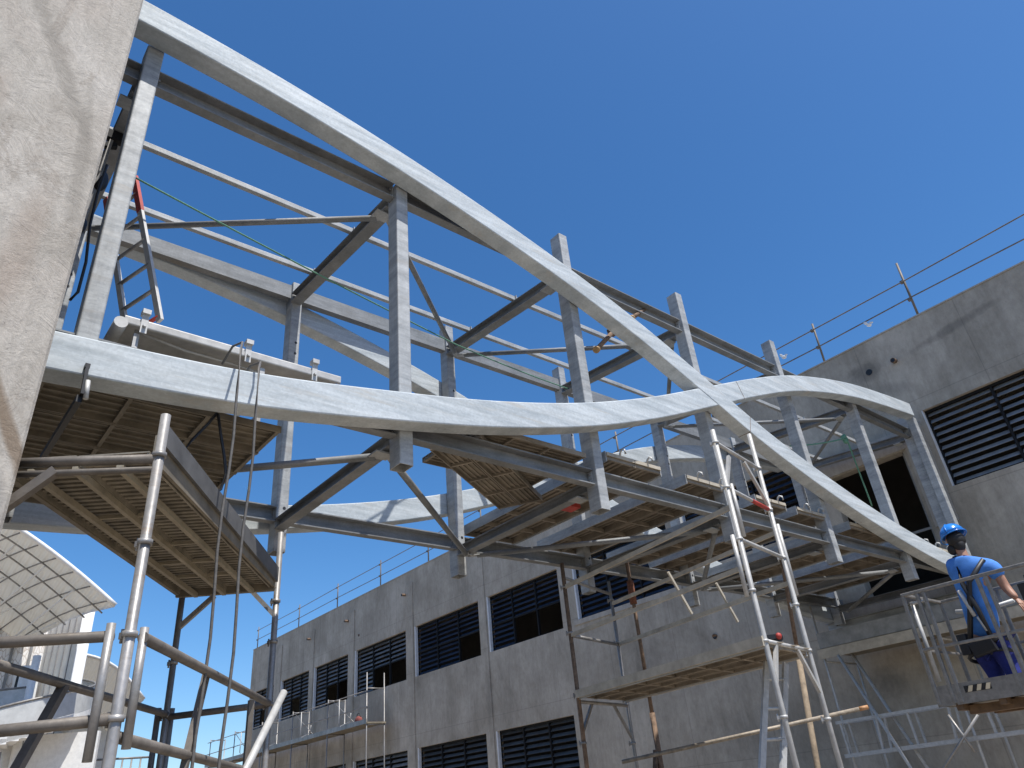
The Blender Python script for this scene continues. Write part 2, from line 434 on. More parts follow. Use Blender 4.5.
# pale beam over the doorway
m = MB(); m.box(FX-.05, 4.95, 5.70, FX-.003, 7.75, 6.10); m.box(FX-.04, 4.86, 4.0, FX-.004, 5.30, 6.095)
split_build(m, 'lintel', M['patch'], bd)
m = MB(); m.box(FX-.03, 11.6, 4.36, FX-.003, 15.6, 4.49); m.build('sill_band', M['patch'], bd)

def window(a, b, c, d, kind, pan, openp):
    x = FX+.13
    f = MB(); w = .05
    for p, q in (((x, a, c), (x, b, c)), ((x, a, d), (x, b, d))):
        s = .025 if p[2] == c else -.025
        f.bar((x, a+.002, p[2]+s), (x, b-.002, p[2]+s), .07, .045)
    for y in [a+.026+(b-a-.052)*k/pan for k in range(pan+1)]:
        f.bar((x, y, c+.05), (x, y, d-.05), .045, .075, (1, 0, 0))
    midz = c+(d-c)*.47
    if kind not in ('grey', 'low'): f.bar((x-.003, a+.05, midz), (x-.003, b-.05, midz), .05, .05)
    mat = {'dark': M['slat_dark'], 'grey': M['slat_grey'], 'glass': M['slat_glass'], 'low': M['slat_low']}[kind]
    sm = MB(); pw = (b-a-.052)/pan
    for k in range(pan):
        y0 = a+.052+pw*k; y1 = a+pw*(k+1)
        ns = 11
        for i in range(ns):
            z = c+.09+(d-c-.18)*i/(ns-1)
            if k in openp and z < midz-.02: continue
            t = .055; tl = random.uniform(.0, .02) if kind == 'glass' else 0
            sm.bar((x+.028, y0, z), (x+.028, y1, z), .12, .006, (-.75-tl*8, 0, .66))
    wo = sm.build('window', mat, bd)
    f.build('frame', M['dark'], wo)
    jm = MB(); jm.box(FX-.004, b-(.02 if kind == 'grey' else .065), c+.002, FX+.10, b-.004, d-.002); jm.build('jamb', M['jamb'], wo)
    return wo
kinds = ['glass', 'glass', 'glass', 'glass', 'dark', 'dark', 'dark', 'dark', 'grey', 'grey']
opens = [(0, 1), (1,), (0, 1), (0, 1), (0,), (0, 1), (), (), (), ()]
for i, h in enumerate(holes[:10]): window(*h, kinds[i], 3, opens[i])
for i, h in enumerate(holes[10:16]): window(*h, 'glass' if i < 4 else 'low', 3, ())
# doorway: dark reveal frame with a cross rail
m = MB(); m.bar((FX+.12, DOOR[0]+.03, 2.95), (FX+.12, DOOR[0]+.03, 5.67), .06, .06, (1, 0, 0)); m.bar((FX+.10, DOOR[0], 4.05), (FX+.10, DOOR[1], 4.05), .04, .05)
m.build('doorway_rail', M['basket'], bd)
# rain spouts and core holes in the parapet
def spout(px, py, r=.045, length=.12):
    p = at(px, py, X=FX); s = MB(); s.tube((FX+.01, p.y, p.z), (FX-length, p.y, p.z-.02), r, 14); o = s.build('rain_spout', M['rust'], bd)
    s = MB(); s.tube((FX-length-.002, p.y, p.z-.02), (FX-length-.006, p.y, p.z-.02), r*.8, 14); s.build('bore', M['black'], o)
for q in ((895, 361, .055), (406, 595, .05, .2), (348.5, 621, .05, .2), (311, 639, .05, .2), (715, 636, .07, .01), (359, 635, .05, .02)): spout(*q)
p = at(870, 372, X=FX)
m = MB(); m.tube((FX-.004, p.y+.02, p.z), (FX-.012, p.y+.02, p.z), .07, 16); m.build('core_hole', M['black'], bd)

# ------------------------------------------------------------------ roof guard rail
gr = thing('roof_guardrail', (FX+.12, 20, TOPZ+.04), 'thin tube guardrail standing along the parapet of the concrete building', 'guardrail')
gy = [-1.2, 1.5, 4.1, 6.34, 9.6, 13, 16.4, 19.8, 23.2, 26.8, 30.6, 34.55, 39.5]
for i, y in enumerate(gy):
    s = MB(); h = 1.45 if i == 2 else 1.12
    s.tube((FX+.12, y, TOPZ+.035), (FX+.12, y-.02, TOPZ+.04+h), .026, 8)
    s.bar((FX+.10, y, TOPZ+.50), (FX+.10, y+.06, TOPZ+.50), .07, .06); s.bar((FX+.10, y, TOPZ+.98), (FX+.10, y+.06, TOPZ+.98), .07, .06)
    s.build('guard_post', M['browntube'], gr)
for z in (.5, .98):
    pts = [(FX+.075, -5, TOPZ+z)]
    for y in gy: pts.append((FX+.075, y, TOPZ+z+random.uniform(-.03, .03)))
    s = MB(); s.path(pts, .015, 8); s.build('rail', M['browntube'], gr)

for q, r_ in (((784, 357), .07), ((869, 325), .06)):
    p = at(*q, X=FX+.07); s = MB()
    s.ell(p, .03, r_, r_*.7, Matrix.Rotation(.5, 4, 'X'), 9, 6); s.ell(p+Vector((-.01, .05, .07)), .012, .035, .06, Matrix.Rotation(-.6, 4, 'X'), 8, 6); s.ell(p+Vector((0, -.06, .03)), .012, .05, .025, Matrix.Rotation(.3, 4, 'X'), 8, 6)
    s.build('knotted_tape', M['whitepaint'], gr)

# ------------------------------------------------------------------ footbridge
PX = [.59, 3.15, 5.61, 7.97, 10.43, 12.85, 15.2]
NY, FY = 5.05, 7.65            # centre lines of the two trusses
br = thing('steel_footbridge', (7.8, 6.35, 2.6), 'galvanised steel lattice footbridge with crossing wavy girders between tower and building', 'footbridge')
def hollow(p0, p1, w, d, wall=.008):
    m = MB(); z0, z1 = p0[2], p1[2]
    o = rrect(w, d, .014); i = rrect(w-2*wall, d-2*wall, .008)
    def ring(pts, z): return [m.bm.verts.new((p0[0]+x, p0[1]+y, z)) for x, y in pts]
    O0, O1, I0, I1 = ring(o, z0), ring(o, z1), ring(i, z0), ring(i, z0+.14)
    n = len(o)
    for k in range(n):
        j = (k+1) % n
        m.bm.faces.new((O0[k], O0[j], O1[j], O1[k])); m.bm.faces.new((O0[k], I0[k], I0[j], O0[j])); m.bm.faces.new((I0[k], I1[k], I1[j], I0[j]))
    m.bm.faces.new(O1); m.bm.faces.new(I1); return m
ptop = [6.17, 5.92, 6.43, 6.43, 6.43, 6.02, 6.2]
for side, Y in ((0, NY), (1, FY)):
    for i, x in enumerate(PX):
        top = ptop[i] if side == 0 else (6.30 if i in (0, 1, 5, 6) else 6.5)
        z0 = 2.63 if not (side == 0 and i in (0, 6)) else 2.9
        o = hollow((x, Y, z0), (x, Y, top), .14, .18).build('post', M['steel'], br)
        if side:
            s = MB()
            for z in (3.02, 3.13, 5.2, 5.36):
                s.tube((x+.02, Y-.0895, z), (x+.02, Y-.0925, z), .018, 12)
            split_build(s, 'bolt_hole', M['black'], o)
def chord(side, i, z, h):
    Y = NY+.05 if side == 0 else FY-.05
    x0, x1 = PX[i]+.072, PX[i+1]-.072
    pr = ubeam(h, .10); s = MB()
    if side == 0: s.prof((x0, Y, z), (x1, Y, z), pr)             # flanges look outwards
    elif z > 4: s.prof((x1, Y, z), (x0, Y, z), pr)
    else: s.prof((x0, Y+.05, z), (x1, Y+.05, z), pr)              # low far chord opens inwards
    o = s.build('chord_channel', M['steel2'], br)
    s = MB()
    for xx in (x0+.004, x1-.004): s.bar((xx, Y+(-.045 if side == 0 else .045), z-h/2+.02), (xx, Y+(-.045 if side == 0 else .045), z+h/2-.02), .006, .06, (0, 1, 0))
    split_build(s, 'end_plate', M['steel'], o)
    for xx, sg in ((x0+.012, 1), (x1-.012, -1)):
        for zz in (z-h*.22, z+h*.22):
            yy = Y+(-.045 if side == 0 else .045); s = MB(); s.tube((xx-.006*sg, yy, zz), (xx+.016*sg, yy, zz), .014, 6); s.build('bolt', M['tube'], o)
for side in (0, 1):
    for i in range(6):
        chord(side, i, 5.85 if side == 0 else 6.16, .21); chord(side, i, 3.0 if side == 0 else 3.05, .18)
    Y = NY+.05 if side == 0 else FY-.05
    for z, h in ((5.85 if side == 0 else 6.16, .21), (3.0 if side == 0 else 3.05, .18)):                           # stub into the tower
        s = MB(); pr = ubeam(h, .085)
        if side == 0: s.prof((-.39, Y, z), (PX[0]-.072, Y, z), pr)
        else: s.prof((PX[0]-.072, Y, z), (-.39, Y, z), pr)
        s.build('chord_channel', M['steel2'], br)
        s = MB()
        if side == 0: s.prof((PX[6]+.072, Y, z), (FX-.005, Y, z), pr)
        else: s.prof((FX-.005, Y, z), (PX[6]+.072, Y, z), pr)
        s.build('chord_channel', M['steel2'], br)
for i, x in enumerate(PX):
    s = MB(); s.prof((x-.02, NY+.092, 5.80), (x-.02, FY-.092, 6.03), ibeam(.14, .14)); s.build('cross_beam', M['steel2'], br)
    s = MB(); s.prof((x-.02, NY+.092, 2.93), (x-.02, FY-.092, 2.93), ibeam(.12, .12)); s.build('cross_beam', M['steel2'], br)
    for z in (5.80, 2.93):
        s = MB(); s.box(x-.16, NY+.16, z-.105, x+.02, NY+.30, z-.09); s.build('gusset_plate', M['steel'], br)
for i in range(6):                         # plan bracing, zigzag
    a = (PX[i], FY-.22) if i % 2 == 0 else (PX[i], NY+.22)
    b = (PX[i+1], NY+.22) if i % 2 == 0 else (PX[i+1], FY-.22)
    for z, dz, r in ((5.70, .20, .034), (2.84, 0, .034)):
        s = MB(); za = z+(dz if a[1] > 6.5 else 0); zb = z+(dz if b[1] > 6.5 else 0)
        d = (Vector((b[0], b[1], zb))-Vector((a[0], a[1], za))).normalized()*.12
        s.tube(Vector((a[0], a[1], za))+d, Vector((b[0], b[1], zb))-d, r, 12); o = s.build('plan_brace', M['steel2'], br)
        s = MB()
        for q, sg in ((a, 1), (b, -1)):
            e = Vector((q[0], q[1], za if sg == 1 else zb)); s.bar(e, e+d*sg*1.3, .07, .012)
        split_build(s, 'lug', M['steel'], o)
for y, pz in ((5.97, 5.995), (7.0, 6.085)):   # purlins on the top cross beams
    s = MB(); s.rbar((-.3, y, pz), (FX-.1, y, pz), .055, .07, .008); s.build('purlin', M['steel'], br)
    s = MB()
    for x in PX[1:6]: s.box(x-.06, y-.05, pz-.04, x-.05, y+.05, pz+.04)
    split_build(s, 'purlin_cleat', M['steel'], br)
XS = [-.38, .5, 1.7, 2.9, 4.1, 5.3, 6.5, 7.7, 8.9, 10.1, 11.3, 12.5, 13.7, 14.9, 15.3]
WA = [6.30, 6.29, 6.205, 6.04, 5.805, 5.51, 5.135, 4.665, 4.18, 3.80, 3.48, 3.225, 3.03, 2.90, 2.87]
WB = [2.74, 2.775, 2.86, 3.045, 3.275, 3.585, 3.99, 4.47, 4.96, 5.395, 5.715, 5.955, 6.11, 6.225, 6.25]
def spline(xs, zs, n=110):
    out = []
    m_ = [0]*len(xs)
    for i in range(len(xs)):
        a = max(i-1, 0); b = min(i+1, len(xs)-1); m_[i] = (zs[b]-zs[a])/(xs[b]-xs[a])
    for k in range(n+1):
        x = xs[0]+(xs[-1]-xs[0])*k/n
        i = max(j for j in range(len(xs)-1) if xs[j] <= x+1e-9); h = xs[i+1]-xs[i]; t = (x-xs[i])/h
        z = (2*t**3-3*t*t+1)*zs[i]+(t**3-2*t*t+t)*h*m_[i]+(-2*t**3+3*t*t)*zs[i+1]+(t**3-t*t)*h*m_[i+1]
        out.append((x, z))
    return out
def wave(zs, y0, y1, x_end, th=.285):
    pts = [p for p in spline(XS, zs) if p[0] <= x_end+1e-6]; m = MB(); prof = []
    for x, y in rrect(y1-y0, th, .013, 2): prof.append((x+(y0+y1)/2, y))
    rings = []
    for i, (x, z) in enumerate(pts):
        a = pts[max(i-1, 0)]; b = pts[min(i+1, len(pts)-1)]; d = Vector((b[0]-a[0], b[1]-a[1])).normalized(); nn = Vector((-d.y, d.x))
        rings.append([m.bm.verts.new((x+nn.x*u, y, z+nn.y*u)) for y, u in prof])
    n = len(prof)
    for a, b in zip(rings, rings[1:]):
        for k in range(n): m.bm.faces.new((a[k], a[(k+1) % n], b[(k+1) % n], b[k]))
    m.bm.faces.new(rings[0][::-1]); m.bm.faces.new(rings[-1])
    o = m.build('wave_girder', M['wave'], br)
    jn = MB()                                # site weld seams
    for xs in (8.55,):
        i = min(range(len(pts)), key=lambda k: abs(pts[k][0]-xs)); a, b = pts[i-1], pts[i+1]
        d = Vector((b[0]-a[0], 0, b[1]-a[1])).normalized(); nn = Vector((-d.z, 0, d.x)); c = Vector((pts[i][0], (y0+y1)/2, pts[i][1]))
        jn.prof(c-d*.004, c+d*.004, rrect(y1-y0+.004, th+.004, .014), nn)
    jn.build('weld_seam', M['rust'], o)
    return o
wave(WA, 4.746, 4.946, 15.3); wave(WB, 4.752, 4.952, 15.1)
wave(WA, 7.752, 7.952, 15.3); wave(WB, 7.758, 7.958, 15.1)
s = MB(); s.prof((15.08, 4.86, 2.9), (15.08, 4.86, 6.08), rrect(.16, .14, .012)); s.build('end_post', M['steel'], br)
# long edge beam at deck level by the wall
s = MB(); s.prof((15.35, 4.75, 2.62), (15.35, 8.0, 2.62), ibeam(.2, .2)); s.build('bearing_beam', M['steel'], br)

# ------------------------------------------------------------------ boards and staging on the bridge
def planks(name, label, origin, u, v, lu, lv, z, np_, mat, group=None, hooks=True, th=.055, edge=None, hook_mat=None):
    """np_ steel planks side by side along v; each runs lu along u"""
    u = Vector((*u, 0)).normalized(); v = Vector((*v, 0)).normalized(); o0 = Vector((origin[0], origin[1], z))
    t = thing(name, o0, label, 'platform', group)
    w = lv/np_
    for k in range(np_):
        s = MB(); a = o0+v*(w*k+.006)
        wid = w-.012; mid = a+v*(wid/2)
        # folded tray: top sheet, two side lips with returns, ribs underneath
        s.bar(mid+Vector((0, 0, th)), mid+u*lu+Vector((0, 0, th)), wid, .008)
        for q in (a+v*.006, a+v*(wid-.006)):
            s.bar(q+Vector((0, 0, th*.45)), q+u*lu+Vector((0, 0, th*.45)), .012, th*.95)
        nr = 5
        for j in range(1, nr):
            q = a+v*(wid*j/nr); s.bar(q+Vector((0, 0, th-.014)), q+u*lu+Vector((0, 0, th-.014)), .016, .02)
        ncr = max(2, int(lu/.45))
        for j in range(ncr+1):
            q = a+u*(.02+(lu-.04)*j/ncr); s.bar(q+v*.012+Vector((0, 0, th*.4)), q+v*(wid-.012)+Vector((0, 0, th*.4)), .03, th*.6)
        p = s.build('plank', mat, t)
        s = MB()
        for q, sg in ((a, -1), (a+u*lu, 1)):
            if edge is not None: s.bar(q+Vector((0, 0, th*.82))+u*sg*.009, q+v*wid+Vector((0, 0, th*.82))+u*sg*.009, .014, th*.5)
        if edge is not None: split_build(s, 'end_cap', edge, p)
        if hooks:
            s = MB()
            for q, sg in ((a, -1), (a+u*lu, 1)):
                for f in (.5,):
                    b = q+v*(wid*f)+Vector((0, 0, th))
                    s.path([b+u*sg*.0, b+u*sg*.02+Vector((0, 0, .05)), b+u*sg*.05+Vector((0, 0, .07)), b+u*sg*.085+Vector((0, 0, .05)), b+u*sg*.09+Vector((0, 0, .0))], .013, 6)
            split_build(s, 'hook', hook_mat or M['alu'], p)
        if edge is not None and k in (0, np_-1):
            s = MB(); q = a if k == 0 else a+v*wid
            q = q+v*(-.008 if k == 0 else .008)
            s.bar(q+Vector((0, 0, th*.5)), q+u*lu+Vector((0, 0, th*.5)), .012, th*1.5); s.build('side_rail', M['steel'], p)
    return t
G1 = 'boards laid across the bridge chords'
# first bay: planks running along the bridge
planks('board_platform', 'dark ribbed board platform in the first bay beside the tower', (.40, 5.12), (1, 0), (0, 1), 1.68, 2.35, 2.75, 5, M['deck'], G1, False, .05)
planks('board_platform', 'dusty ribbed boards lying askew in the second bay right of the black cable loop', (3.74, 5.48), (.857, .515), (.515, -.857), 1.95, .56, 3.11, 2, M['olddeck'], G1, False, .05)
planks('board_platform', 'short ribbed boards along the bridge between the second and third posts', (3.95, 4.98), (1, 0), (0, 1), 1.5, .95, 3.20, 3, M['olddeck'], G1, False, .05)
BO = [(5.76, .92, 2, 'hooked boards across the bridge holding a red cloth, left of the ladder frame'),
      (7.16, .90, 2, 'boards across the bridge under the crossing girders, behind the ladder frame'),
      (8.62, .72, 2, 'boards with hooked ends laid across the bridge just right of the crossing girders'),
      (9.62, .78, 2, 'boards with hooked white ends laid across the bridge under the start of the arch'),
      (11.1, 1.3, 3, 'boards laid across the bridge under the middle of the arch'),
      (12.95, 1.9, 4, 'hooked boards across the last bridge bay next to the building')]
for x, wv, k, lab in BO:
    planks('board_platform', lab, (x, 4.975), (0, 1), (1, 0), 2.80, wv, 3.24, k, M['olddeck'], G1, True, .085, M['plank'])
s = MB(); s.box(6.2, 6.1, 3.17, 6.42, 6.28, 3.235); s.build('red_cloth', M['red'], None, 'red cloth bundle under the boards left of the scaffold ladder frame', 'cloth')

# white aluminium staging standing in the first bay
st = thing('aluminium_staging', (1.7, 5.45, 3.28), 'white aluminium staging board with clamps standing in the first bay above the low girder', 'staging board')
s = MB(); a, b = (.84, 2.66)
s.box(a, 5.30, 3.50, b, 5.86, 3.53); s.build('top_sheet', M['whitealu'], st)
s = MB(); s.prof((a, 5.29, 3.49), (b, 5.29, 3.49), rrect(.035, .075, .012)); s.prof((a, 5.87, 3.49), (b, 5.87, 3.49), rrect(.035, .075, .012)); s.build('side_rail', M['whitealu'], st)
s = MB(); s.path([(a+.1, 5.36, 3.46), (a+.5, 5.40, 3.43), (a+.9, 5.42, 3.44), (a+1.3, 5.40, 3.40), (b-.1, 5.36, 3.42)], .012); s.build('truss_rod', M['alu'], st)
s = MB(); s.tube((a-.02, 5.27, 3.45), (a-.02, 5.87, 3.45), .05, 14); s.build('end_roll', M['whitealu'], st)
for k in range(3):
    s = MB(); x = (.98, 1.80, 2.40)[k]
    s.box(x-.025, 5.262, 3.40, x+.025, 5.272, 3.57); s.box(x-.03, 5.24, 3.57, x+.03, 5.31, 3.61); s.tube((x, 5.262, 3.46), (x, 5.235, 3.46), .014, 8)
    s.build('clamp', M['alu'], st)
for x in (.95, 1.95):
    s = MB()
    for y in (5.33, 5.83): s.bar((x, y, 3.41), (x, y, 2.83), .04, .04, (1, 0, 0))
    s.bar((x, 5.33, 2.95), (x, 5.83, 2.95), .03, .03); split_build(s, 'trestle_leg', M['alu'], st)

# aluminium ladder with a red tip leaning in the first bay
ld = thing('ladder', (1.2, 5.9, 3.54), 'aluminium ladder with a red painted top leaning in the first bay beside the left post', 'ladder')
l0, l1 = at(160, 321, Y=5.62), at(134.5, 178, Y=5.95)
dsp = ray(-848, 942); sp = Vector((dsp.x, dsp.y, 0)).normalized()*.46
for q, nm in ((Vector(), 0), (sp, 1)):
    s = MB(); s.bar(l0+q, l1+q, .028, .065, sp); o = s.build('stile', M['alu'], ld)
    s = MB(); d = (l1-l0); s.bar(l0+q+d*.74, l1+q+d*.005, .033, .07, sp); s.build('painted_tip', M['red'], o)
for k in range(6):
    f = .03+.17*k; s = MB(); s.tube(l0+(l1-l0)*f, l0+(l1-l0)*f+sp, .018, 8); s.build('rung', M['tube'] if k else M['red'], ld)

# ------------------------------------------------------------------ ropes and cables
def hang(name, pts, r, mat, label, cat):
    s = MB(); s.path(pts, r, 8); return s.build(name, mat, None, label, cat)
def sag(a, b, dz, n=14):
    a = Vector(a); b = Vector(b); return [a.lerp(b, k/n)+Vector((0, 0, -dz*4*(k/n)*(1-k/n))) for k in range(n+1)]
r0, r1, r2 = at(136, 178, Y=5.62), at(455, 344, Y=6.9), at(575, 391, Y=7.45)
s = MB(); s.path(sag(r0, r1, .02)+sag(r1, r2, .03)[1:], .009, 8); s.build('green_rope', M['rope'], None, 'green rope stretched from the ladder top across the upper part of the bridge', 'rope')
k0, k1 = Vector((12.72, 5.0, 4.95)), Vector((10.5, 5.02, 5.02))
kn = at(846, 438, Y=5.25)
s = MB(); s.path(sag(kn, at(790, 446, Y=5.3), .03), .012, 8); s.path(sag(kn+Vector((.02, 0, -.02)), at(872, 506, Y=5.5), .02), .013, 8)
for k in range(6):
    a = random.uniform(0, 6.28); s.ell(kn+Vector((.05*math.cos(a), .03, .05*math.sin(a))), .05, .04, .05, None, 8, 6)
s.build('green_rope', M['rope'], None, 'pale green rope knotted to the bridge post under the arch', 'rope')
for i, (tp, bt, lab) in enumerate((((240, 352), (192, 790), 'grey cable hanging from the low wavy girder, left one of two'), ((258, 372), (217, 790), 'grey cable hanging from the low wavy girder, right one of two'))):
    a = at(*tp, Y=4.38); b = Vector((a.x-.01, a.y-.03, GZ+.03))
    back = at(*tp, Y=4.70)+Vector((-.02, .32, .06))
    s = MB(); pts = [back, back+Vector((0, -.2, .05)), at(*tp, Y=4.70)+Vector((0, -.03, .07)), a+Vector((0, -.015, .02)), a+Vector((0, -.03, -.3))]+[p+Vector((.01*math.sin(j*1.3), 0, 0)) for j, p in enumerate(sag(a+Vector((0, -.035, -.4)), b, .0, 16))]
    s.path(pts, .009, 7); s.build('hanging_cable', M['cable'], None, lab, 'cable')
c0 = at(217, 412, Y=5.0)
lp = [at(*q, Y=4.98) for q in ((217, 413), (208, 424), (192, 440), (181, 455), (177, 474), (183, 487), (196, 495), (209, 496), (221, 489), (226, 474), (224, 455), (221, 436), (218, 414))]
s = MB(); s.path(lp, .011, 7); s.build('cable_loop', M['black'], None, 'loop of black cable hanging under the low wavy girder', 'cable')
c = [at(*q, Y=5.6) for q in ((107, 165), (97, 195), (90, 225), (86, 262), (78, 292), (70, 300))]
s = MB(); s.path(c, .012, 7); s.build('black_cable', M['black'], None, 'black cable dangling between the tower and the left post', 'cable')
# hoist bracket gear between tower and left post
hb = thing('hoist_bracket', (.55, 5.6, 4.6), 'dark hoist bracket with straps fixed to the tower behind the left post', 'bracket')
s = MB(); s.bar((-.39, 5.75, 5.72), (.62, 5.75, 5.72), .07, .10); s.bar((-.39, 5.75, 5.2), (.55, 5.75, 5.62), .05, .05); s.build('arm', M['dark'], hb)
s = MB(); s.bar((.50, 5.75, 5.65), (.46, 5.8, 4.7), .06, .03, (1, 0, 0)); s.bar((.52, 5.7, 5.3), (.40, 5.75, 4.9), .05, .02, (1, 0, 0)); split_build(s, 'strap', M['basket'], hb)
s = MB(); s.ell((.5, 5.75, 5.15), .06, .05, .12); s.ell((.44, 5.78, 4.62), .05, .05, .09); split_build(s, 'hoist_block', M['black'], hb)
for lab, q, q2 in (('rusty beam clamp sticking out under the upper girder between third and fourth posts', (597, 349), (612, 333)), ('rusty beam clamp on the top chord left of the fourth post', (632, 318), (645, 309))):
    a, b = at(*q, Y=4.98), at(*q2, Y=5.12); cm = thing('beam_clamp', a, lab, 'clamp')
    s = MB(); s.tube(a, b, .03, 10); s.build('shaft', M['rust'], cm)
    s = MB(); s.bar(b-Vector((.05, 0, 0)), b+Vector((.05, 0, .02)), .07, .09); s.build('jaw', M['rust'], cm)
    s = MB(); s.tube(a, a+(a-b).normalized()*.04, .045, 12); s.build('nut', simple('dull_brass', (.35, .22, .10), .5, .2, .3, 20), cm)
# clamp hooked on the low girder
cl = thing('screw_clamp', at(87, 378, Y=4.74), 'dark screw clamp gripping the lower wavy girder near the tower', 'clamp')
p = at(87, 366, Y=4.74)
s = MB(); s.bar(p+Vector((0, -.02, .0)), p+Vector((.005, -.02, -.22)), .035, .02, (1, 0, 0)); s.bar(p+Vector((0, -.03, -.01)), p+Vector((0, .05, -.01)), .03, .03); s.build('jaw', M['black'], cl)
s = MB(); s.bar(p+Vector((.0, .0, -.24)), p+Vector((-.02, .95, -.27)), .035, .05); s.build('bar', M['black'], cl)
s = MB(); s.tube(p+Vector((.02, -.03, -.12)), p+Vector((.03, -.03, -.25)), .016, 8); s.build('screw', M['alu'], cl)

# ------------------------------------------------------------------ scaffold parts
TR = .0242
def coupler(p, d=(0, 0, 1), parent=None, mat=None):
    p = Vector(p); d = Vector(d).normalized(); s = MB()
    s.tube(p-d*.012, p+d*.012, TR+.009, 14)
    sd = d.cross(Vector((.7, .3, .64))).normalized()
    s.bar(p+sd*.025, p+sd*.055, .025, .028, d); s.tube(p+sd*.05-d*.03, p+sd*.05+d*.03, .007, 6)
    return s.build('coupler', mat or M['tube'], parent)
def tube(p0, p1, parent, name='ledger', r=TR, mat=None, n=12):
    s = MB(); s.tube(p0, p1, r, n); return s.build(name, mat or M['tube'], parent)
def V3(p, z): return Vector((p[0], p[1], z))

# left scaffold tower carrying the low deck
ls = thing('scaffold_tower', (1.3, 4.9, GZ), 'near tube scaffold tower with guardrails under the first bay, cut by the left edge', 'scaffold')
P1, P2, P3 = (.84, 3.56), (2.44, 5.85), (1.83, 6.29); P4 = (.225, 4.0)
tube(V3(P1, GZ), V3(P1, 1.86), ls, 'standard', .0245); tube(V3(P2, GZ), V3(P2, 2.2), ls, 'standard')
tube(V3(P3, GZ), V3(P3, 1.74), ls, 'standard'); tube(V3(P4, GZ), V3(P4, 1.55), ls, 'standard')
Z = .79
u14 = (Vector(P4)-Vector(P1)).normalized(); u12 = (Vector(P2)-Vector(P1)).normalized()
o_ = lambda p, dx, dy: (p[0]+dx, p[1]+dy)
tube(V3(o_(P1, -.06, .03), .785), V3(P4, .80), ls, 'guardrail', TR, M['browntube']); tube(V3(o_(P1, .05, -.02), .775), V3(P2, .845), ls, 'guardrail', TR, M['browntube'])
tube(V3(P2, .84), V3(P3, .81), ls, 'guardrail', TR, M['browntube']); tube(V3(P3, .83), V3(P4, .79), ls, 'guardrail', TR, M['browntube'])
tube(V3(P1, .455), V3(P4, .44), ls, 'guardrail', TR, M['browntube']); tube(V3(P1, .39), V3(P2, .36), ls, 'guardrail', TR, M['browntube']); tube(V3(P2, .37), V3(P3, .36), ls, 'guardrail', TR, M['browntube'])
tube(V3(P1, 1.62), V3(P4, 1.64), ls, 'transom', TR, M['browntube']); tube(V3(P1, 1.565), V3(P4, 1.58), ls, 'transom', .016, M['browntube'])
tube(V3(P2, 1.725), V3(P3, 1.725), ls, 'transom', TR, M['browntube'])
s = MB(); a = V3(P1, 1.58).lerp(V3(P4, 1.59), .62); s.bar(a, V3(P4, 1.33), .04, .045); s.build('knee_brace', M['browntube'], ls)
m1 = Vector((*(Vector(P3)*.66+Vector(P2)*.34), 1.70)); m2 = Vector((*(Vector(P3)*.25+Vector(P2)*.75), 1.70))
for a, b in ((V3(P3, 1.46), m1), (V3(P2, 1.50), m2)):
    s = MB(); s.bar(a, b, .035, .035); s.build('knee_brace', M['tube'], ls)
for f, g, w in ((.41, .30, .035), (.80, .80, .035)):              # guardrail pickets
    a = V3(Vector(P1).lerp(Vector(P2), f), .80); b = V3(Vector(P1).lerp(Vector(P2), g), .05 if f < .5 else -.2)
    s = MB(); s.bar(a, b, w, w); s.build('picket', M['browntube'], ls)
a = V3(Vector(P4).lerp(Vector(P3), .40), .80); b = V3(Vector(P4).lerp(Vector(P3), .22), .1)
s = MB(); s.bar(a, b, .045, .045); s.build('picket', M['browntube'], ls)
d0 = at(284, 692, X=2.42); d1 = at(243, 775, X=2.05)
tube(d0, d0+(d1-d0)*2.0, ls, 'raker', .026, M['alu'])
for (dx, dy), za, zb in (((-.075, .02), .835, .30), ((.055, -.005), .82, .34)):
    tube(V3(o_(P1, dx, dy), za), V3(o_(P1, dx, dy), zb), ls, 'frame_spigot', .019)
for dx, dy in ((-.05, .04), (.05, .05)):
    tube(V3(o_(P3, dx, dy), .88), V3(o_(P3, dx, dy), GZ+.1), ls, 'frame_spigot', .022)
for p, zz in ((P1, (.79, .455, 1.20, 1.64)), (P2, (.84, 1.30, 1.62, .37)), (P3, (.82, 1.20, .36)), (P4, (.8,))):
    for z in zz: coupler(V3(p, z), (0, 0, 1), ls)
for p in (P1, P2, P3, P4):
    s = MB(); s.box(p[0]-.075, p[1]-.075, GZ+.001, p[0]+.075, p[1]+.075, GZ+.012); s.build('base_plate', M['tube'], ls)
# the low deck itself
Q1, Q2, Q3 = Vector((.85, 3.79)), Vector((2.35, 5.76)), Vector((1.765, 6.19))
u = Q2-Q1; lu = u.length; v = Q3-Q2; lv = v.length
pd = thing('scaffold_deck', (Q1.x, Q1.y, 1.70), 'ribbed scaffold deck seen from below on the near left scaffold tower', 'platform')
uu = Vector((*u.normalized(), 0)); vv = Vector((*v.normalized(), 0)); o0 = Vector((Q1.x, Q1.y, 1.70))
for half in range(2):
    s = MB(); a = o0+vv*(lv*.5*half+.005); w_ = lv*.5-.01; m0 = a+vv*(w_/2)
    s.bar(m0+Vector((0, 0, .055)), m0+uu*lu+Vector((0, 0, .055)), w_, .008)
    for k in range(44):
        q = a+uu*(.03+(lu-.06)*k/43); s.bar(q+vv*.004+Vector((0, 0, .041)), q+vv*(w_-.004)+Vector((0, 0, .041)), .028, .02)
    for q in (a+vv*.006, a+vv*(w_-.006)): s.bar(q+Vector((0, 0, .028)), q+uu*lu+Vector((0, 0, .028)), .012, .055)
    s.build('plank', M['slats'], pd)
un = u.normalized(); vn = v.normalized(); uu = Vector((*un, 0)); vv = Vector((*vn, 0)); o0 = Vector((Q1.x, Q1.y, 1.70))
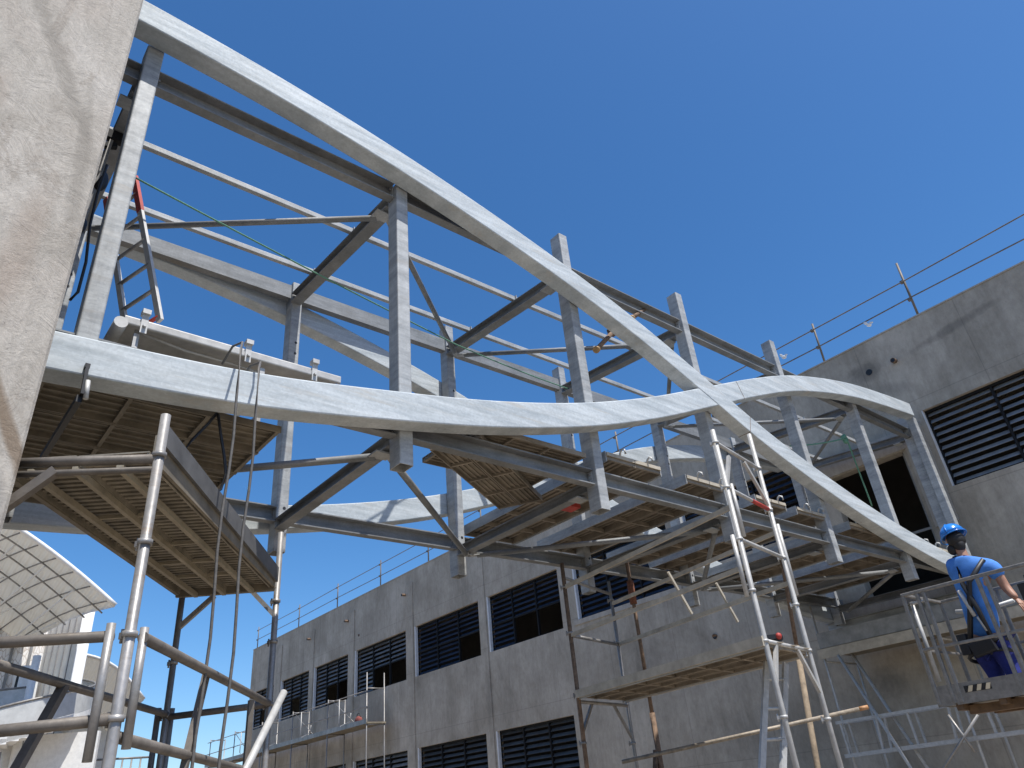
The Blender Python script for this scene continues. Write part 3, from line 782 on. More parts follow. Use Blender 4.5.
s = MB(); q = o0-vv*.02; s.bar(q+Vector((0, 0, .075)), q+uu*lu+Vector((0, 0, .075)), .02, .15); s.build('toe_board', M['deck'], pd)
s = MB(); q = o0-vv*.043+uu*.05; s.bar(q+Vector((0, 0, .165)), q+uu*(lu*.98)+Vector((0, 0, .10)), .02, .12); s.build('toe_board', simple('grey_toe_board', (.115, .115, .115), .6, .1, .3, 6), pd)
s = MB(); q = o0+vv*(lv-.0); s.bar(q+Vector((0, 0, .04)), q+uu*lu+Vector((0, 0, .04)), .03, .10); s.build('toe_board', M['deck'], pd)
s = MB(); q = o0+uu*(lu+.02); s.bar(q-vv*.02+Vector((0, 0, .03)), q+vv*(lv+.02)+Vector((0, 0, .03)), .03, .10); s.build('end_board', M['deck'], pd)
for f in (.2, .5, .8):
    s = MB(); q = o0+vv*(lv*f); s.bar(q+Vector((0, 0, -.02)), q+uu*lu+Vector((0, 0, -.02)), .028, .035); split_build(s, 'bearer', M['bearer'], pd)
for f in (.30, .52, .68, .82):
    s = MB(); q = o0+uu*(lu*f); s.bar(q+vv*.2*lv+Vector((0, 0, .004)), q+vv*lv*.8+Vector((0, 0, .004)), .02, .022); split_build(s, 'bearer', M['bearer'], pd)

# tall ladder-frame scaffold in front of the crossing
rs = thing('scaffold_tower', (7, 5, GZ), 'tall ladder frame scaffold with a long deck standing before the crossing girders', 'scaffold')
S1, S2 = (6.01, 3.74), (7.03, 3.93); DV = Vector((.43, 2.84)); S3 = (6.44, 6.58); S4 = (7.55, 6.85)
tube(V3(S1, GZ), V3(S1, 3.12), rs, 'standard', TR, M['whitealu']); tube(V3(S2, GZ), V3(S2, 3.40), rs, 'standard', TR, M['whitealu'])
tube(V3(S3, GZ), V3(S3, 2.6), rs, 'standard', .026, M['rust']); tube(V3(S4, GZ), V3(S4, 2.55), rs, 'standard', .022)
tube(V3(o_(S1, .09, .0), 2.55), V3(o_(S1, .09, 0), 2.02), rs, 'frame_spigot', .02, M['whitealu'])
tube(V3(o_(S1, -.06, .03), 2.02), V3(o_(S1, -.06, .03), 1.45), rs, 'frame_spigot', .02, M['whitealu'])
tube(V3(o_(S2, .07, .0), 2.35), V3(o_(S2, .07, 0), 1.6), rs, 'frame_spigot', .02, M['whitealu'])
for a, b in ((2.98, 2.98), (2.5, 2.5), (1.98, 1.98), (1.06, 1.06), (.02, .02), (-.7, -.7)):
    mt = M['whitealu']
    tube(V3(S1, a), V3(S2, b), rs, 'transom', .02, mt)
s = MB(); q = V3(S1, 2.5).lerp(V3(S2, 2.5), .55); s.tube(q, V3(S1, 2.5).lerp(V3(S2, 2.5), .95), .0215, 10); s.build('red_band', M['red'], rs)
s = MB(); q = V3(S1, .02); s.tube(q.lerp(V3(S2, .02), .30), q.lerp(V3(S2, .02), .50), .0215, 10); s.build('red_band', M['red'], rs)
for a, b in ((V3(S1, .70), V3(S1, 1.05).lerp(V3(S2, 1.05), .22)), (V3(S2, .68), V3(S1, 1.05).lerp(V3(S2, 1.05), .70)), (V3(S2, 2.55), V3(S1, 2.95).lerp(V3(S2, 2.95), .62)), (V3(S1, 2.50), V3(S1, 2.9).lerp(V3(S2, 2.9), .25))):
    s = MB(); s.bar(a, b, .03, .04); s.build('gusset_brace', M['whitealu'], rs)
for p in (S1, S2):
    for z in (2.98, 2.5, 1.98, 1.5, 1.06, .45, .02): coupler(V3(p, z), (0, 0, 1), rs, M['alu'])
for p in (S3, S4):
    for z in (2.3, 1.75, 1.05, .55): coupler(V3(p, z), (0, 0, 1), rs)
for p, q, z, w in ((S1, S3, 2.30, .05), (S1, S3, 1.72, .045), (S2, S4, 1.72, .045), (S2, S4, 2.25, .045)):
    s = MB(); s.bar(V3(p, z), V3(q, z+.0), .022, w); s.build('guardrail', M['plank'], rs)
tube(V3(S3, 1.72), V3(S4, 1.72), rs, 'transom', .02); tube(V3(S3, .98), V3(S4, .98), rs, 'transom', .02); tube(V3(S3, 2.42), V3(S4, 2.38), rs, 'transom', .02)
for a, b in ((V3(S3, .65), V3(S3, .97).lerp(V3(S4, .97), .25)), (V3(S4, .60), V3(S3, .97).lerp(V3(S4, .97), .70))):
    s = MB(); s.bar(a, b, .028, .03); s.build('gusset_brace', M['tube'], rs)
for a, b in ((at(668, 572, Y=5.3), at(692, 614, Y=5.3)), (at(716, 583, Y=5.3), at(738, 622, Y=5.3))):
    s = MB(); s.bar(a, b, .02, .03); s.build('hanger_strap', M['plank'], rs)
for p in (S1, S2, S3, S4):
    s = MB(); s.box(p[0]-.075, p[1]-.075, GZ+.001, p[0]+.075, p[1]+.075, GZ+.012); s.build('base_plate', M['tube'], rs)
u = Vector(S3)-Vector(S1); v = Vector(S2)-Vector(S1)
dk = planks('scaffold_deck', 'long pale edged deck on the tall ladder frame scaffold under the bridge', S1, u, v, u.length-.02, v.length*.92, 1.015, 3, M['olddeck'], None, False, .05, M['plank'])
uu = Vector((*u.normalized(), 0)); vv = Vector((*v.normalized(), 0)); q = V3(S1, 1.06)-vv*.03
s = MB(); s.bar(q, q+uu*(u.length), .03, .085); s.build('toe_board', M['plank'], dk)
q = q+vv*(v.length+.02); s = MB(); s.bar(q, q+uu*(u.length), .03, .11); s.build('toe_board', M['plank'], dk)
mk = thing('power_drill', V3(Vector(S1).lerp(Vector(S2), .35), 1.11), 'small black and red power tool lying on the deck by the ladder frame', 'tool')
q = V3(Vector(S1).lerp(Vector(S2), .33), 1.10)
s = MB(); s.tube(q+Vector((0, 0, .02)), q+Vector((.14, .10, .03)), .04, 12); s.bar(q+Vector((.0, .0, .03)), q+Vector((-.10, .12, .03)), .05, .04); s.build('body', M['black'], mk)
s = MB(); s.ell(q+Vector((-.01, -.01, .03)), .03, .028, .03); s.build('grip', M['red'], mk)
s = MB(); s.tube(q+Vector((.14, .10, .03)), q+Vector((.24, .17, .035)), .012, 8); s.build('bit', M['tube'], mk)

# loose tubes
def loose(a, b, r, mat, name, lab, cat='tube'):
    s = MB(); s.tube(a, b, r, 12); return s.build(name, mat, None, lab, cat)
a, b = at(624, 560, Y=6.9), at(664, 790, Y=6.9); b = a+(b-a)*((a.z-GZ)/(a.z-b.z))
rp = thing('rusty_prop', (b.x, b.y, GZ), 'rusty brown steel prop standing behind the long scaffold deck', 'prop')
tube(Vector((b.x, b.y, GZ)), Vector((b.x, b.y, .9)), rp, 'outer_tube', .036, M['rust']); tube(Vector((b.x, b.y, .9)), Vector((b.x, b.y, 2.95)), rp, 'inner_tube', .026, M['rust'])
s = MB(); s.tube((b.x, b.y, 2.3), (b.x, b.y, 2.62), .05, 10); s.build('chain_wrap', simple('rust_red', (.15, .055, .03), .8, 0, .5, 40), rp)
s = MB(); s.box(b.x-.08, b.y-.08, GZ+.001, b.x+.08, b.y+.08, GZ+.012); s.build('base_plate', M['rust'], rp)
a = at(774, 515, Y=5.6); gp = at(818, 770, Y=5.6)
g0 = a+(gp-a)*((a.z-GZ)/(a.z-gp.z)); pp = thing('tan_prop', g0, 'tan coated steel prop leaning between the two tall scaffold standards', 'prop')
tanm = simple('tan_coating', (.24, .185, .125), .8, 0, .35, 12)
mid_ = g0.lerp(a, .62); tube(g0, mid_, pp, 'outer_tube', .038, tanm); tube(mid_, a, pp, 'inner_tube', .027, M['rust']); a = g0
s = MB(); s.box(a.x-.08, a.y-.08, GZ+.001, a.x+.08, a.y+.08, GZ+.012); s.build('base_plate', M['rust'], pp)
a, b = at(622, 762, Y=6.25), at(868, 707, Y=4.15)
lt = thing('cross_tube', a.lerp(b, .5), 'long rusty tube tied across the tall scaffold below its deck, orange at its end', 'tube')
tube(a, a.lerp(b, .965), lt, 'shaft', .021, simple('worn_tube', (.27, .23, .18), .6, .2, .45, 14)); tube(a.lerp(b, .965), b, lt, 'painted_end', .022, simple('orange_paint', (.42, .22, .10), .6, 0, .2, 12))
ob = thing('rusty_stand', at(660, 768, Y=6.3), 'rusty splayed stand at the foot of the rusty prop, at the bottom edge', 'stand')
c = at(655, 752, Y=6.35)
for k in range(4):
    a = k*math.pi/2+.4; tube(c+Vector((0, 0, .02)), Vector((c.x+.42*math.cos(a), c.y+.42*math.sin(a), GZ)), ob, 'leg', .02, M['rust'])
# ladder below the deck
lad = thing('ladder', V3((6.7, 4.6), GZ), 'grey aluminium ladder standing upright under the right end of the long deck', 'ladder')
bl, bt_ = at(762, 768, Y=4.25), at(766, 660, Y=4.25)
dirx = Vector((.30, -.02, 0)); top = Vector((bt_.x, bt_.y, 1.0)); bot = Vector((bl.x-.12, bl.y-.06, GZ)); bot = top+(Vector((bl.x, bl.y, bl.z))-top)*((top.z-GZ)/(top.z-bl.z))
for q in (Vector(), dirx):
    s = MB(); s.bar(bot+q, top+q, .025, .07, dirx); s.build('stile', M['alu'], lad)
for k in range(10):
    f = .04+.1*k; s = MB(); s.tube(bot.lerp(top, f), bot.lerp(top, f)+dirx, .015, 8); s.build('rung', M['alu'], lad)

# ------------------------------------------------------------------ hanging scaffold far along the facade
hs = thing('facade_scaffold', (14.9, 31, GZ), 'far light frame scaffold with railings against the building facade, behind the cables', 'scaffold')
za = 3.06; X0, X1 = 14.42, 15.22; Y0, Y1 = 25.7, 42.0
s = MB(); s.box(X0, Y0, za, X1, Y1, za+.06); s.build('deck', M['deck'], hs)
s = MB(); s.box(X0-.03, Y0, za+.0, X0-.003, Y1, za+.16); s.build('toe_board', M['tube'], hs)
for i, y in enumerate((25.75, 28.8, 32.0, 35.2, 38.4, 41.6)):
    for x in (X0+.02, X1-.05):
        tube((x, y, GZ), (x, y, za+(1.75 if i == 0 else 1.25)), hs, 'standard', .022, None, 8)
    tube((X0+.02, y, za-.03), (X1-.05, y, za-.03), hs, 'transom', .02, None, 8); tube((X0+.02, y, za+1.2), (X1-.05, y, za+1.2), hs, 'transom', .02, None, 8)
    for z in (.0, .55, 1.1): coupler((X0+.02, y, za+z), (0, 0, 1), hs)
for z in (.58, 1.12):
    s = MB(); s.tube((X0+.02, Y0, za+z), (X0+.02, Y1, za+z), .018, 8); s.build('guardrail', M['tube'], hs)
for y in (26.9, 30.2, 33.5, 36.6):
    s = MB(); s.path([(X0-.02, y+.9, za+1.1), (X0-.02, y+.9, za+.25), (X0-.02, y+.75, za+.14), (X0-.02, y, za+.22), (X0-.02, y-.05, za+.5)], .02, 8); s.build('end_frame', M['whitealu'], hs)
for y in (26.6, 30.0, 36.5):
    s = MB(); s.tube((X0+.04, y, za+.1), (X0+.04, y+1.8, za+1.1), .014, 6); s.build('brace', M['tube'], hs)
s = MB(); s.tube((X0+.02, 25.75, .4), (X0+.02, 42, .4), .018, 8); s.build('ledger', M['tube'], hs)
fb = thing('tool_bag', (14.8, 27.4, za+.06), 'pinkish bag lying on the far facade scaffold by the window', 'bag')
s = MB(); s.ell((14.8, 27.0, za+.24), .12, .22, .18); s.build('sack', simple('faded_red_cloth', (.22, .06, .05), .9, 0, .3, 10), fb)
s = MB(); s.path([(14.8, 26.85, za+.36), (14.8, 26.95, za+.5), (14.8, 27.1, za+.5), (14.8, 27.15, za+.36)], .015, 6); s.build('handle', M['black'], fb)

# bracket scaffold at the right
bs = thing('bracket_scaffold', (14.6, 6.8, GZ), 'wall scaffold with a grey deck and a slanting lattice frame under the lift basket', 'scaffold')
s = MB(); s.box(13.95, 3.0, 2.02, 15.3, 7.62, 2.08); s.build('deck', M['deck'], bs)
s = MB(); s.box(13.92, 3.0, 1.90, 13.945, 7.62, 2.07); s.build('edge_board', M['plank'], bs)
s = MB(); s.box(13.93, 3.0, 2.085, 13.955, 7.55, 2.36); s.build('toe_board', simple('grey_board', (.22, .225, .22), .7, 0, .3, 5), bs)
for y in (7.55, 5.4, 3.2):
    tube((14.0, y, GZ), (14.0, y, 2.9 if y > 7 else 2.0), bs, 'standard', .022, M['alu']); tube((15.2, y, GZ), (15.2, y, 2.0), bs, 'standard', .022, M['alu'])
    tube((14.0, y, 1.85), (15.2, y, 1.85), bs, 'transom', .02, M['alu'])
lo, hi = .26, .80
for x, mt in ((13.85, M['alu']), (14.15, M['alu'])):
    s = MB(); s.bar((x, 7.6, hi), (x, 2.8, hi+.06), .05, .05); s.bar((x, 7.6, lo), (x, 2.8, lo+.08), .05, .06)
    k = 0; y = 7.5
    while y > 3.0:
        s.bar((x, y, lo+.02), (x, y-(.05 if k % 2 else -.02), hi+.02), .035, .035, (0, 1, 0)); y -= .62; k += 1
    s.build('lattice_girder', mt, bs)
for x, a, b in ((13.8, at(838, 655, X=13.8), at(925, 790, X=13.8)), (14.25, at(848, 648, X=14.25), at(942, 790, X=14.25))):
    s = MB(); s.tube(a, a+(b-a)*((a.z-GZ)/(a.z-b.z)), .027, 10); s.build('raker', M['alu'], bs)
for a, b in ((at(948, 715, X=13.7), at(975, 752, X=13.7)), (at(978, 715, X=13.7), at(930, 790, X=13.7))):
    s = MB(); s.tube(a, b, .022, 10); s.build('brace', M['tube'], bs)

# ------------------------------------------------------------------ lift basket
BX = 8.43
bk = thing('lift_basket', (BX+.45, 2.4, .48), 'grey steel lift basket with railings and a striped warning mark, carrying the worker', 'lift basket')
ya, yb, z0, z1, xb = 3.48, 1.30, .485, 1.60, BX+.92
s = MB()
for x in (BX, xb): s.prof((x, ya, z1), (x, yb, z1), rrect(.038, .034, .008))
s.prof((BX, ya-.02, z1), (xb, ya-.02, z1), rrect(.03, .03, .008)); s.build('top_rail', M['basket'], bk)
s = MB()
for x in (BX, xb): s.prof((x, ya, 1.03), (x, yb, 1.03), rrect(.03, .03, .008))
s.prof((BX, ya-.02, 1.03), (xb, ya-.02, 1.03), rrect(.03, .03, .008)); s.build('mid_rail', M['basket'], bk)
for x, yy in ((BX, (3.47, 3.32, 3.25, 2.70, 2.62, 1.92, 1.86, 1.33)), (xb, (3.46, 2.85, 2.2, 1.33))):
    for y in yy:
        s = MB(); s.prof((x, y, z0+.02), (x, y, z1-.017), rrect(.036, .036, .008), (0, 1, 0)); s.build('rail_post', M['basket'], bk)
s = MB(); s.path([(BX+.02, 3.42, 1.50), (BX+.02, 3.28, 1.50)], .016); s.path([(BX+.05, 3.42, 1.52), (BX+.05, 3.42, .72)], .02); s.path([(xb-.1, 3.3, 1.45), (xb-.12, 3.0, 1.40), (xb-.1, 2.7, 1.43)], .022); s.path([(xb-.1, 3.05, 1.40), (xb-.1, 2.98, .7)], .022)
split_build(s, 'gate', M['alu'], bk)
s = MB()
s.box(BX-.012, yb, z0, BX-.004, 3.30, z0+.19); s.box(BX-.010, 3.32, z0, BX-.002, ya+.01, z0+.19); s.box(xb, yb, z0, xb+.008, ya, z0+.19); s.box(BX, ya+.002, z0+.005, xb-.002, ya+.01, z0+.19)
s.build('toe_board', M['basket'], bk)
s = MB(); s.box(BX+.002, yb+.01, z0+.01, xb-.005, ya-.01, z0+.04); s.build('floor', M['basket'], bk)
s = MB()
for y in (3.3, 2.9, 2.5, 2.1, 1.7): s.box(BX+.01, y-.03, z0-.05, xb-.02, y+.03, z0+.008)
s.box(BX+.15, yb+.05, z0-.09, BX+.27, ya-.2, z0-.01); s.box(xb-.3, yb+.05, z0-.09, xb-.18, ya-.25, z0-.01); s.build('underframe', M['brown'], bk)
s = MB(); s.box(BX-.016, 2.94, z0+.095, BX-.0125, 3.19, z0+.155); o = s.build('warning_mark', M['black'], bk)
s = MB()
for k in range(3):
    y = 3.165-k*.083; s.slab([(BX-.0185, y, z0+.098), (BX-.0185, y-.04, z0+.098), (BX-.0185, y-.066, z0+.152), (BX-.0185, y-.026, z0+.152)], (.002, 0, 0))
split_build(s, 'stripe', M['yellow'], o)
s = MB(); s.box(BX+.06, 2.10, 1.25, BX+.22, 2.40, 1.45); s.tube((BX+.14, 2.32, 1.45), (BX+.14, 2.32, 1.53), .018, 8); s.build('control_box', M['black'], bk)
# folding arm that carries it from a base on the ground
s = MB(); s.rbar((9.1, 1.5, .40), (9.6, -1.5, -.9), .16, .2, .02); s.rbar((9.6, -1.5, -.9), (9.4, -3.5, .0), .2, .24, .02); s.build('boom', M['basket'], bk)
s = MB(); s.box(8.6, -5.2, GZ+.25, 10.2, -2.9, GZ+1.5); o = bevel(s.build('chassis', M['basket'], bk), .05)
for x in (8.65, 10.15):
    for y in (-4.8, -3.3):
        s = MB(); s.tube((x-.12, y, GZ+.38), (x+.12, y, GZ+.38), .38, 20); s.build('wheel', M['black'], bk)

# ------------------------------------------------------------------ worker
wk = thing('person', (8.95, 2.9, .525), 'worker in blue helmet, shirt and navy trousers standing in the lift basket', 'person')
def skin(name, joints, edges, mat, parent, sub=2, root=0):
    me = bpy.data.meshes.new(name); off = LOC[wk.name]
    me.from_pydata([Vector(j[0])-off for j in joints], edges, []); ob = bpy.data.objects.new(name, me); COL.objects.link(ob)
    sk = ob.modifiers.new('skin', 'SKIN'); sk.use_smooth_shade = True
    for i, j in enumerate(joints):
        r = j[1]; me.skin_vertices[0].data[i].radius = r if isinstance(r, tuple) else (r, r)
        me.skin_vertices[0].data[i].use_root = (i == root)
    sb = ob.modifiers.new('sub', 'SUBSURF'); sb.levels = sub; sb.render_levels = sub
    bpy.context.view_layer.update(); dg = bpy.context.evaluated_depsgraph_get()
    nm = bpy.data.meshes.new_from_object(ob.evaluated_get(dg)); ob.modifiers.clear(); ob.data = nm
    nm.materials.clear(); nm.materials.append(mat)
    for p in nm.polygons: p.use_smooth = True
    ob.parent = parent; LOC[ob.name] = off; return ob
W = lambda x, px, py: at(px, py, X=x)
zf = .53
hip = W(8.98, 987, 640); chest = W(8.93, 973, 584); neck = W(8.95, 963, 555); head = W(8.97, 957, 543)
shR = W(8.90, 993, 566); shL = W(8.98, 955, 566); elR = W(8.92, 1006, 588); wrR = W(8.86, 1017, 599)
elL = shL+Vector((.05, .06, -.28)); wrL = elL+Vector((.24, .02, -.10))
hpR = hip+Vector((0, -.085, -.06)); hpL = hip+Vector((0, .085, -.06))
ftR = Vector((hip.x-.02, hip.y-.14, zf+.08)); ftL = Vector((hip.x+.12, hip.y+.08, zf+.08))
knR = hpR.lerp(ftR, .5)+Vector((.05, 0, .0)); knL = hpL.lerp(ftL, .5)+Vector((.06, 0, 0))
spine = hip.lerp(chest, .5)
body = skin('body', [(hip, .10), (spine, .10), (chest, .11), (neck, .05), (head, .065), (shR, .056), (elR, .05), (wrR, .034), (shL, .056), (elL, .05), (wrL, .034), (hpR, .075), (knR, .052), (ftR, .04), (hpL, .075), (knL, .052), (ftL, .04)],
            [(0, 1), (1, 2), (2, 3), (3, 4), (2, 5), (5, 6), (6, 7), (2, 8), (8, 9), (9, 10), (0, 11), (11, 12), (12, 13), (0, 14), (14, 15), (15, 16)], M['skin'], wk)
slv = shR.lerp(elR, .62); slvL = shL.lerp(elL, .65)
skin('shirt', [(hip+Vector((0, 0, -.02)), (.15, .17)), (spine, (.15, .18)), (chest, (.155, .20)), (chest.lerp(neck, .45), (.14, .15)), (shR, .098), (slv, .092), (shL, .105), (slvL, .105), (neck-Vector((0, 0, .03)), .072)],
     [(0, 1), (1, 2), (2, 3), (3, 4), (4, 5), (3, 6), (6, 7), (3, 8)], M['shirt'], wk)
skin('trousers', [(hip+Vector((0, 0, .04)), (.155, .18)), (hpR, .125), (knR, .10), (ftR+Vector((0, 0, .03)), .075), (hpL, .125), (knL, .10), (ftL+Vector((0, 0, .03)), .068)],
     [(0, 1), (1, 2), (2, 3), (0, 4), (4, 5), (5, 6)], M['navy'], wk)
for f in (ftR, ftL):
    s = MB(); s.ell(f+Vector((.06, 0, -.03)), .14, .055, .05); s.ell(f+Vector((-.01, 0, .02)), .06, .055, .07); s.build('boot', M['leather'], wk)
tilt = Matrix.Rotation(R(-14), 4, 'X') @ Matrix.Rotation(R(6), 4, 'Y')
hc = head+Vector((.01, .01, .06))
look = Vector((.75, .62, -.1)).normalized()
s = MB(); s.ell(hc+Vector((0, 0, -.01)), .082, .082, .115, tilt); s.ell(hc+look*.088+Vector((0, 0, -.02)), .018, .018, .024); s.ell(hc+look*.07+Vector((0, 0, -.085)), .035, .035, .025)
for sg in (1, -1):
    e = Vector((-look.y, look.x, 0))*sg; s.ell(hc+e*.082+Vector((0, 0, -.02)), .018, .018, .032)
s.build('face', M['skin'], wk)
s = MB()
for sg in (1, -1): s.ell(hc+look*.078+Vector((-look.y, look.x, 0))*sg*.032+Vector((0, 0, .012)), .012, .012, .008)
split_build(s, 'eye', M['black'], wk)
s = MB(); s.ell(hc-look*.022+Vector((0, 0, -.03)), .095, .095, .10, tilt); s.ell(hc-look*.055+Vector((0, 0, -.10)), .055, .06, .075); s.ell(hc+look*.02+Vector((-.05, .04, -.12)), .045, .05, .06); s.build('hair', M['hair'], wk)
hm = MB(); hm.ell(hc+Vector((0, 0, .035)), .138, .128, .128, tilt, 28, 16, -.12)
h_o = hm.build('helmet', M['helmet'], wk)
so = h_o.modifiers.new('thick', 'SOLIDIFY'); so.thickness = .006; so.offset = -1
s = MB(); pts = []
for k in range(25):
    a = 2*math.pi*k/24; d = Vector((math.cos(a), math.sin(a), 0)); f = max(0, d.dot(Vector((look.x, look.y, 0)).normalized())); r = .138+.04*f**3
    pts.append(hc+Vector((0, 0, .022))+(tilt.to_3x3() @ (d*r)))
s.path(pts, .008, 8); s.build('brim', M['helmet'], h_o)
s = MB(); s.path([hc+Vector((0, 0, .035))+(tilt.to_3x3() @ Vector((.14*math.cos(a), 0, .130*math.sin(a)))) for a in [math.pi*k/12 for k in range(13)]], .008, 8); s.build('ridge', M['helmet'], h_o)
bx = lambda p, dx: p+Vector((dx, 0, 0))
s = MB()
s.path([bx(shR, -.07)+Vector((0, .04, .075)), bx(chest, -.175)+Vector((0, -.03, .0)), bx(spine, -.178)+Vector((0, .03, 0)), bx(hip, -.175)+Vector((0, .11, -.03))], .027, 6)
s.path([bx(shL, -.06)+Vector((0, -.05, .075)), bx(chest, -.175)+Vector((0, .04, -.0)), bx(spine, -.178)+Vector((0, -.05, 0)), bx(hip, -.175)+Vector((0, -.11, -.03))], .027, 6)
s.path([hip+Vector((.19*math.cos(a), .205*math.sin(a), -.02)) for a in [2*math.pi*k/20 for k in range(21)]], .026, 8)
for hpp in (hpR, hpL): s.path([hpp+Vector((.138*math.cos(a), .138*math.sin(a), -.10-.04*math.cos(a))) for a in [2*math.pi*k/16 for k in range(17)]], .02, 6)
s.build('harness', M['black'], wk)
s = MB(); s.rbar(bx(hip, -.20)+Vector((0, .10, -.10)), bx(hip, -.20)+Vector((0, -.12, -.06)), .07, .15, .02); s.rbar(bx(hip, -.15)+Vector((0, .17, -.12)), bx(hip, -.15)+Vector((0, .17, .08)), .10, .08, .02, (1, 0, 0)); s.build('tool_pouch', M['black'], wk)
s = MB(); s.tube(bx(chest, -.175)+Vector((0, .10, -.06)), bx(spine, -.19)+Vector((0, .0, -.06)), .02, 10); s.tube(bx(spine, -.19)+Vector((0, -.02, -.07)), bx(hip, -.20)+Vector((0, -.10, .06)), .012, 8); s.build('lanyard', M['alu'], wk)
def hand(w, d, palm, name):
    d = d.normalized(); side = d.cross(Vector((0, 0, 1))).normalized(); dn = Vector((0, 0, -1))
    j = [(w, (.026, .02)), (w+d*.05, (.036, .016)), (w+d*.085, (.036, .014))]; e = [(0, 1), (1, 2)]
    skin('hand', j, e, M['skin'], wk, 2)
    for k, (o, l) in enumerate(((-.03, .055), (-.01, .07), (.011, .065), (.031, .05))):
        b = w+d*.085+side*o
        skin('finger', [(b-d*.015, .010), (b+d*l*.4, .009), (b+d*l*.75+dn*l*.35, .0085), (b+d*l*.75+dn*l*.85, .0075)], [(0, 1), (1, 2), (2, 3)], M['skin'], wk, 1)
    b = w+d*.03-side*.03
    skin('thumb', [(b, .012), (b-side*.025+d*.02+dn*.01, .0105), (b-side*.03+d*.045+dn*.025, .009)], [(0, 1), (1, 2)], M['skin'], wk, 1)
hand(wrR, wrR-elR, 1, 'hand'); hand(wrL, wrL-elL, 1, 'hand')

# ------------------------------------------------------------------ white canopied building far left
def cyl_dir(px, py, dist):
    d = ray(px, py); return d*(dist/math.hypot(d.x, d.y))
D0 = 26
wb = thing('canopy_building', (2.5, 28, GZ), 'distant white clad building with an overhanging corrugated roof and trusses, lower left', 'building')
A, B = cyl_dir(-40, 506, 24.5), cyl_dir(115, 607, D0-1); A.z = 8.75
back = Vector((-1.4, 6.0, .4))
m = MB(); nU = 14
def roofpt(u_, v_): 
    p = A.lerp(B, u_); z = A.z+(B.z-A.z)*(u_**1.35); q = p.lerp(p+back+Vector((0, 0, -.3)), v_); 
    return Vector((q.x, q.y, z-.1*v_+.25*math.sin(math.pi*v_)))
for t_ in (0, .09):
    for i in range(nU):
        for k in range(4):
            m.poly([roofpt(i/nU, k/4)+Vector((0, 0, t_)), roofpt((i+1)/nU, k/4)+Vector((0, 0, t_)), roofpt((i+1)/nU, (k+1)/4)+Vector((0, 0, t_)), roofpt(i/nU, (k+1)/4)+Vector((0, 0, t_))])
rf = m.build('roof', M['corr'], wb)
s = MB(); s.path([roofpt(i/20, 0)+Vector((0, -.04, .04)) for i in range(21)], .07, 8); s.build('fascia', M['whitepaint'], rf)
for k in range(1, 9):
    f = k/8.5; s = MB(); s.path([roofpt(f, j/6)+Vector((0, 0, -.05)) for j in range(7)], .022, 6); s.build('rafter', M['tube'], rf)
for v_ in (.12, .3, .5, .72):
    s = MB(); s.path([roofpt(j/14, v_)+Vector((0, 0, -.11)) for j in range(15)], .024, 6); s.build('purlin', M['tube'], rf)
for k in range(4):
    f = .2+.2*k; s = MB(); s.tube(roofpt(f, .12)+Vector((0, 0, -.15)), roofpt(f+.06, .95)+Vector((0, 0, -.5)), .03, 6); s.tube(roofpt(f+.15, .5)+Vector((0, 0, -.2)), roofpt(f+.06, .95)+Vector((0, 0, -.5)), .025, 6); s.build('strut', M['whitepaint'], rf)
c0, c1, c2 = cyl_dir(-60, 600, 30.5), cyl_dir(50, 622, 30.5), cyl_dir(87, 612, 28)
def wallp(a, b, z0_, z1_, t_=.18):
    d = (b-a); d.z = 0; nrm = Vector((d.y, -d.x, 0)).normalized(); s = MB()
    s.slab([(a.x, a.y, z0_), (b.x, b.y, z0_), (b.x, b.y, z1_), (a.x, a.y, z1_)], -nrm*t_); return s
wallp(c0, c1, 4.0, c1.z+1.4).build('perforated_wall', M['perf'], wb)
wallp(c1, c2, 3.0, c2.z+.8).build('panel_wall', M['roofpaint'], wb)
wallp(c0+Vector((0, .3, 0)), c1+Vector((0, .3, 0)), GZ, 4.05).build('lower_wall', M['patch'], wb)
wallp(cyl_dir(20, 760, 27.6), cyl_dir(104, 705, 27), GZ, 3.05).build('white_wall', M['whitepaint'], wb)
wallp(c1+Vector((.02, .4, 0)), c2+Vector((.02, .4, 0)), GZ, 3.05).build('lower_wall', M['roofpaint'], wb)
s = MB()
for k in range(6):
    q = c1.lerp(c2, (k+.5)/6); s.bar((q.x+.01, q.y-.03, 3.0), (q.x+.01, q.y-.03, c2.z+.2), .05, .05)
for k in range(6):
    q = c0.lerp(c1, (k+.3)/6); s.bar((q.x, q.y-.06, 4.0), (q.x, q.y-.06, c1.z+.5), .08, .05)
split_build(s, 'cladding_batten', M['tube'], wb)
s = MB(); s.tube((c2.x+.05, c2.y-.1, GZ), (c2.x+.05, c2.y-.1, c2.z+.45), .17, 16); s.build('column', M['whitepaint'], wb)
def rectwin(pxs):
    p = [cyl_dir(*q, 30.0) for q in pxs]; s = MB(); s.slab(p, (0, .06, 0)); o = s.build('window', M['glass'], wb)
    s = MB()
    for a_, b_ in zip(p, p[1:]+p[:1]): s.bar(a_+Vector((0, -.02, 0)), b_+Vector((0, -.02, 0)), .06, .06)
    s.bar(p[0].lerp(p[1], .5)+Vector((0, -.02, 0)), p[3].lerp(p[2], .5)+Vector((0, -.02, 0)), .08, .05); s.build('frame', M['whitepaint'], o)
rectwin([(10, 697), (33, 700), (38, 676), (16, 674)])
